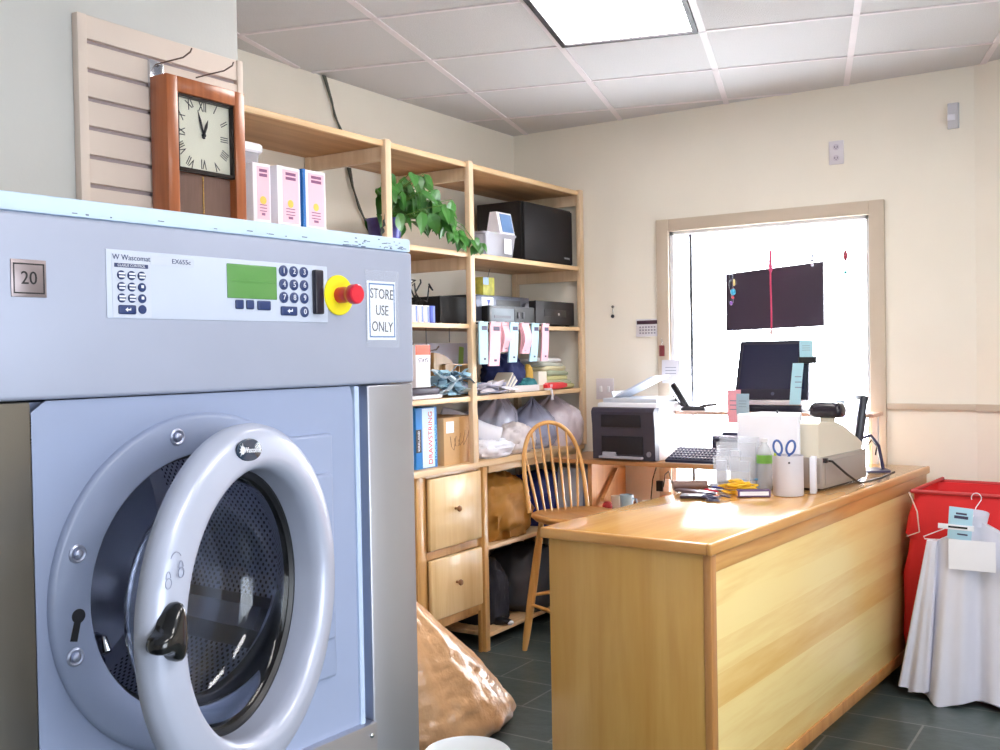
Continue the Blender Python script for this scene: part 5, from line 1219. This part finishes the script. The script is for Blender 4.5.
# water bottle
wb = thing('water_bottle', (-1.415, 4.225, ZC), 'clear plastic water bottle with green label left of the cup', 'bottle')
M_clr = mat('clear_plastic', (232, 238, 246), .08, alpha=.42)
mb = MB(); mb.lathe([(0, 0), (.030, 0), (.032, .01), (.032, .04), (.030, .05), (.032, .06), (.032, .135), (.030, .15), (.022, .175), (.013, .19), (.013, .20), (0, .20)], (0, 0, 0), (0, 0, 1), 28); build(mb, 'bottle_body', M_clr, wb, True)
mb = MB(); mb.lathe([(.0325, .110), (.0325, .145), (.0318, .145), (.0318, .110)], (0, 0, 0), (0, 0, 1), 28, close=True); build(mb, 'label', mat('green_label', (128, 190, 84), .5), wb, True)
mb = MB(); mb.lathe([(.0145, .198), (.0145, .213), (0, .214)], (0, 0, 0), (0, 0, 1), 20); build(mb, 'cap', M_white, wb, True)
# acrylic organizer
og = thing('acrylic_organizer', (-1.525, 4.16, ZC), 'clear acrylic brochure organizer with stacked pockets left of the bottle', 'organizer', rz=radians(5))
mb = MB(); M_acr = mat('acrylic', (236, 240, 248), .1, alpha=.25)
for k in range(3):
    y = -.06 + .05 * k; h_ = .085 + .055 * k
    mb.box(-.085, .085, y, y + .003, 0, h_); mb.box(-.085, -.082, y, y + .05, 0, h_ * .9); mb.box(.082, .085, y, y + .05, 0, h_ * .9)
mb.box(-.085, .085, .09, .093, 0, .215); mb.box(-.085, .085, -.06, .093, 0, .003); build(mb, 'acrylic_frame', M_acr, og, True)
mb = MB()
for k in range(3): mb.box(-.075 + .05 * k, -.035 + .05 * k, .0 + .035 * (k % 2), .02 + .035 * (k % 2), .005, .12 + .04 * (k % 2))
build(mb, 'cards', mat('pale_cards', (220, 222, 232), .5), og, True)
mb = MB(); mb.M = T(-1.205, 4.20, ZC) @ R(12); mb.box(-.012, .012, -.03, .05, 0, .145, .002); tag(build(mb, 'receipt_roll_box', mat('white_slips', (232, 232, 242), .5)), 'tall white stack of slips standing right of the cup', 'slips')

# small clutter on the counter
mb = MB(); mb.M = T(-1.585, 3.86, ZC) @ R(18); mb.box(-.05, .05, -.035, .035, 0, .012, .003); tag(build(mb, 'flat_phone', mat('dark_taupe', (60, 54, 64), .35)), 'small dark flat notepad alone at the front of the clutter', 'notepad')
def loops(name, c, n, r, m, label, cat, seed, th=.003, ht=.03, kind=None):
    random.seed(seed); mb = MB()
    for i in range(n):
        cx, cy, cz_ = c[0] + random.gauss(0, r), c[1] + random.gauss(0, r), c[2] + th + random.uniform(0, ht)
        rr = random.uniform(.6, 1.3) * r; tx, ty = random.uniform(-.5, .5), random.uniform(-.5, .5)
        pts = [(cx + rr * cos(a_) * (1 + .2 * sin(2 * a_ + i)), cy + rr * .7 * sin(a_), max(c[2] + th, cz_ + rr * .4 * (tx * cos(a_) + ty * sin(a_)))) for a_ in [2 * pi * k / 14 for k in range(15)]]
        mb.tube(pts, th, 6)
    o = build(mb, name, m); tag(o, label, cat)
    if kind: o['kind'] = kind
    return o
loops('rubber_bands', (-1.455, 4.045, ZC), 26, .030, mat('yellow_rubber', (240, 190, 40), .5), 'heap of yellow rubber bands on the counter', 'rubber bands', 2, .0035, .045, 'stuff')
loops('twist_ties', (-1.50, 3.86, ZC), 8, .026, mat('navy_twist', (52, 50, 84), .4), 'small tangle of dark blue twist ties at the counter front', 'twist ties', 6, .0030, .008, 'stuff')
t, a, b, h = crate_box('tag_box', -1.405, -1.365, 3.99 - .06, 4.06, ZC, ZC + .028, mat('plum_box', (92, 70, 116), .5), 'small purple and white box lying beside the rubber bands', 'box', rz=-60)
mb = MB(); mb.box(a, a + .001, -b + .008, b - .008, .006, .022); build(mb, 'white_print', M_wl, t, True)
mb = MB(); mb.box(-a, a, -b - .001, -b, .004, .024); build(mb, 'white_end', M_or, t, True)
mb = MB(); mb.cyl((-1.74, 4.02, ZC + .022), (-1.62, 4.10, ZC + .022), .020, seg=16); tag(build(mb, 'brown_roll', mat('brown_tape', (120, 90, 80), .4, var=.1)), 'brown tape roll lying among the counter clutter', 'tape roll')
mb = MB(); mb.M = T(-1.63, 3.99, ZC) @ R(-20); mb.box(-.09, .09, -.025, .025, 0, .012, .004); tag(build(mb, 'stapler', mat('grey_brown_tool', (112, 100, 112), .35, .3)), 'long grey-brown stapler lying on the counter clutter', 'stapler')
random.seed(23)
pcs = [((220, 60, 90), 'crimson pen in the pile of counter clutter'), ((60, 70, 160), 'dark blue pen lying in the counter clutter'), ((40, 36, 50), 'black pen lying in the counter clutter'), ((236, 236, 244), 'white pen lying in the counter clutter'), ((90, 160, 210), 'light blue pen lying in the counter clutter')]
for k, (c_, lab) in enumerate(pcs):
    x, y = -1.60 + .03 * k, 4.07 + .022 * k; a_ = -.6 + .35 * k; zz = ZC + .005 + .0095 * k
    t = thing('pen', (x, y, zz - .005), lab, 'pen', 'pens in the counter clutter', rz=a_)
    mb = MB(); mb.cyl((-.065, 0, .005), (.055, 0, .005), .0045, seg=10); mb.cyl((.055, 0, .005), (.068, 0, .005), .0045, .001, 10); build(mb, 'barrel', mat('pen_%d' % k, c_, .35), t, True)
    mb = MB(); mb.cyl((-.072, 0, .005), (-.030, 0, .005), .0053, seg=10); build(mb, 'cap', M_dark if k % 2 else M_wl, t, True)
loops('paper_clips', (-1.54, 4.10, ZC), 14, .020, mat('clip_mixed', (190, 190, 206), .3, .6, var=.3), 'scatter of silver paper clips among the pens', 'paper clips', 12, .0022, .02, 'stuff')

# ------------------------------------------------------------------ red laundry hamper and hanging white shirt
hm = thing('laundry_hamper', (-.60, 5.0, FL), 'red canvas laundry hamper bag on a frame at the right of counter', 'laundry hamper')
M_red = mat('red_canvas', (224, 44, 48), .7, var=.05, bump=.1, bscale=200)
mb = MB(); n = 100; rings = []
def hring(z, x0_, x1_, y0_, y1_, k):
    out = []
    for p in rrect(1, 1, .18, 8):
        x = (x0_ + x1_) / 2 + p[0] * (x1_ - x0_) / 2; y = (y0_ + y1_) / 2 + p[1] * (y1_ - y0_) / 2
        s_ = k * noise.noise(Vector((x * 7, y * 7, z * 3))) + k * .6 * noise.noise(Vector((x * 16, y * 16, z * 5)))
        out.append((x + s_ * (p[0]), y + s_ * p[1], z))
    return out
for z, xa, ya, yb, k in ((.775, -.965, 4.865, 5.30, .0), (.74, -.965, 4.865, 5.30, .004), (.66, -.985, 4.86, 5.30, .012), (.585, -.995, 4.86, 5.29, .02), (.56, -.975, 4.87, 5.28, .02), (.50, -.985, 4.87, 5.28, .03), (.40, -1.005, 4.86, 5.27, .03), (.25, -1.015, 4.86, 5.27, .03), (.12, -1.02, 4.87, 5.26, .03), (.05, -1.0, 4.89, 5.24, .03), (.02, -.93, 4.94, 5.20, .02)):
    rings.append(hring(z, xa, -.15, ya, yb, k))
rings = rings[::-1]
inner = [hring(.775, -.955, -.16, 4.875, 5.285, 0), hring(.45, -.945, -.17, 4.89, 5.26, .01)]
mb.loft([rings[0]] + rings[1:] + inner, True, False)
v0_ = [mb._v(p) for p in rings[0]]; mb._f(v0_[::-1]); v1_ = [mb._v(p) for p in inner[1]]; mb._f(v1_)
build(mb, 'canvas_bag', M_red, hm)
mb = MB()
for y in (4.862, 5.302): mb.tube([(-.965, y, .778), (-.15, y, .778)], .009, 8)
mb.tube([(-.965, 4.862, .778), (-.94, 5.30, .79)], .009, 8)
for x, y in ((-.90, 4.88), (-.90, 5.28), (-.2, 4.88), (-.2, 5.28)): mb.cyl((x, y, FL + .03), (x, y, .05), .010, seg=10)
mb.tube([(-.90, 4.88, FL + .035), (-.2, 4.88, FL + .035), (-.2, 5.28, FL + .035), (-.90, 5.28, FL + .035), (-.90, 4.88, FL + .035)], .010, 8)
build(mb, 'frame', mat('red_frame', (190, 50, 52), .5), hm)
for x, y in ((-.90, 4.88), (-.90, 5.28), (-.2, 4.88), (-.2, 5.28)): mb = MB(); mb.lathe([(0, -.01), (.018, -.01), (.018, .01), (0, .01)], (x, y, FL + .0185), (1, 0, 0), 16); build(mb, 'caster', M_dark, hm)
mb = MB(); mb.tube([(-.975, 4.852, .775), (-.94, 4.850, .69), (-.93, 4.845, .60), (-.985, 4.845, .575)], .003, 6); build(mb, 'drawstring', mat('pale_string', (236, 210, 200), .6), hm)

hm.rotation_euler.z = radians(-4.04); hm.location.x += .012
ht = thing('coat_hanger', (-.69, 4.80, .60), 'white wire coat hanger hooked over the front rim of the hamper', 'hanger')
mb = MB()
mb.tube([(-.690 + .02 * cos(radians(a_)), 4.845 - .0 + .0 * a_, .768 + .022 * sin(radians(a_))) for a_ in range(200, -31, -20)] + [(-.685, 4.80, .735), (-.69, 4.745, .70)], .0022, 6)
mb.tube([(-.69, 4.745, .70), (-.80, 4.735, .645), (-.885, 4.73, .605), (-.88, 4.73, .595), (-.69, 4.735, .60), (-.50, 4.73, .595), (-.495, 4.73, .605), (-.58, 4.735, .645), (-.69, 4.745, .70)], .0022, 6)
build(mb, 'wire', mat('white_wire', (232, 232, 238), .35), ht)
shr = thing('white_shirt', (-.69, 4.70, FL), 'long white shirt on the wire hanger in front of the red hamper', 'shirt')
M_sh = mat('white_cotton', (216, 216, 230), .8, var=.01)
def drape(cx, cy, w_top, w_bot, z_top, z_bot, d_top, d_bot, folds, amp, seed, slope=0.0, lean=0.0, hem=.015):
    mb = MB(); nz, seg = 40, 96; rings = []
    for i in range(nz + 1):
        u = i / nz; ring = []
        w_ = w_top + (w_bot - w_top) * u; d_ = d_top + (d_bot - d_top) * u
        for j in range(seg):
            a = 2 * pi * j / seg; c_, s_ = cos(a), sin(a)
            x = math.copysign(abs(c_) ** .9, c_) * w_; y = math.copysign(abs(s_) ** .8, s_) * d_
            f = amp * (.15 + u) * (sin(x / w_ * folds + seed + .7 * u) + .5 * sin(x / w_ * folds * 2.3 + 2 * seed)) * (1 if s_ < 0 else .6)
            z = z_top + (z_bot - z_top) * u
            z -= slope * abs(x / w_) * (1 - u) ** 2 * w_top * 1.0
            if i > nz - 3: z += hem * noise.noise(Vector((x * 9, seed, 0))) * (i - nz + 3)
            ring.append((cx + x + lean * u, cy + y + f, z))
        rings.append(ring)
    mb.loft(rings); return mb
build(drape(-.655, 4.715, .20, .30, .69, -.085, .018, .045, 7.5, .034, 1.2, slope=.55, lean=-.0), 'shirt_body', M_sh, shr, smooth=70)
build(drape(-.845, 4.708, .022, .065, .595, -.055, .016, .034, 3, .012, 2.2, slope=.0, lean=-.080), 'sleeve', M_sh, shr, smooth=70)
build(drape(-.465, 4.708, .022, .065, .595, -.055, .016, .034, 3, .012, 3.2, slope=.0, lean=.080), 'sleeve', M_sh, shr, smooth=70)
mb = MB(); mb.loft([[(-.685 + (.052 + .01 * u) * cos(2 * pi * k / 24), 4.725 + .030 * sin(2 * pi * k / 24), .675 + .045 * u + .012 * cos(2 * pi * k / 24) * 0 + .012 * sin(2 * pi * k / 24)) for k in range(24)] for u in (0, .5, 1)], True, False); build(mb, 'collar', M_sh, shr, smooth=70)
mb = MB(); mb.M = T(-.68, 4.655, .49); mb.loft([[(-.092, 0 - .004 * sin(u * 3), .125 * (1 - u)), (.088, -.002, .125 * (1 - u)), (.088, .001, .125 * (1 - u)), (-.092, .002 - .004 * sin(u * 3), .125 * (1 - u))] for u in (0, .3, .6, 1)]); tag(build(mb, 'paper_ticket', mat('white_ticket_paper', (238, 238, 246), .6)), 'white paper sheet pinned across the hanger below the collar', 'paper')
tg_ = thing('garment_tag', (-.73, 4.66, .615), 'light blue garment ticket with printed lines on the hanger neck', 'tag')
mb = MB(); mb.M = T(0, 0, 0) @ R(4, 'Y'); mb.box(-.048, .045, -.0015, .0015, 0, .135, .0005); sh2 = build(mb, 'ticket', M_tb, tg_, True)
mb = MB(); mb.M = R(4, 'Y'); mb.box(-.026, .028, -.0022, -.0014, .088, .100); mb.box(-.02, .022, -.0022, -.0014, .105, .113); mb.box(-.01, .03, -.0022, -.0014, .02, .026); build(mb, 'ticket_print', M_tk, sh2, True)
mb = MB(); mb.M = R(2, 'Y'); mb.box(-.085, .055, -.004, -.002, .040, .062, .0005); st_ = build(mb, 'name_strip', M_wl, tg_, True)
mb = MB(); mb.M = R(2, 'Y'); mb.box(-.045, .03, -.0048, -.0040, .047, .055); build(mb, 'strip_print', M_black, st_, True)

# ------------------------------------------------------------------ lift the whole place so that the floor lies at z = 0
for o in list(C.objects):
    if o.parent is None and o.type not in ('CAMERA', 'LIGHT'): o.location.z += LIFT
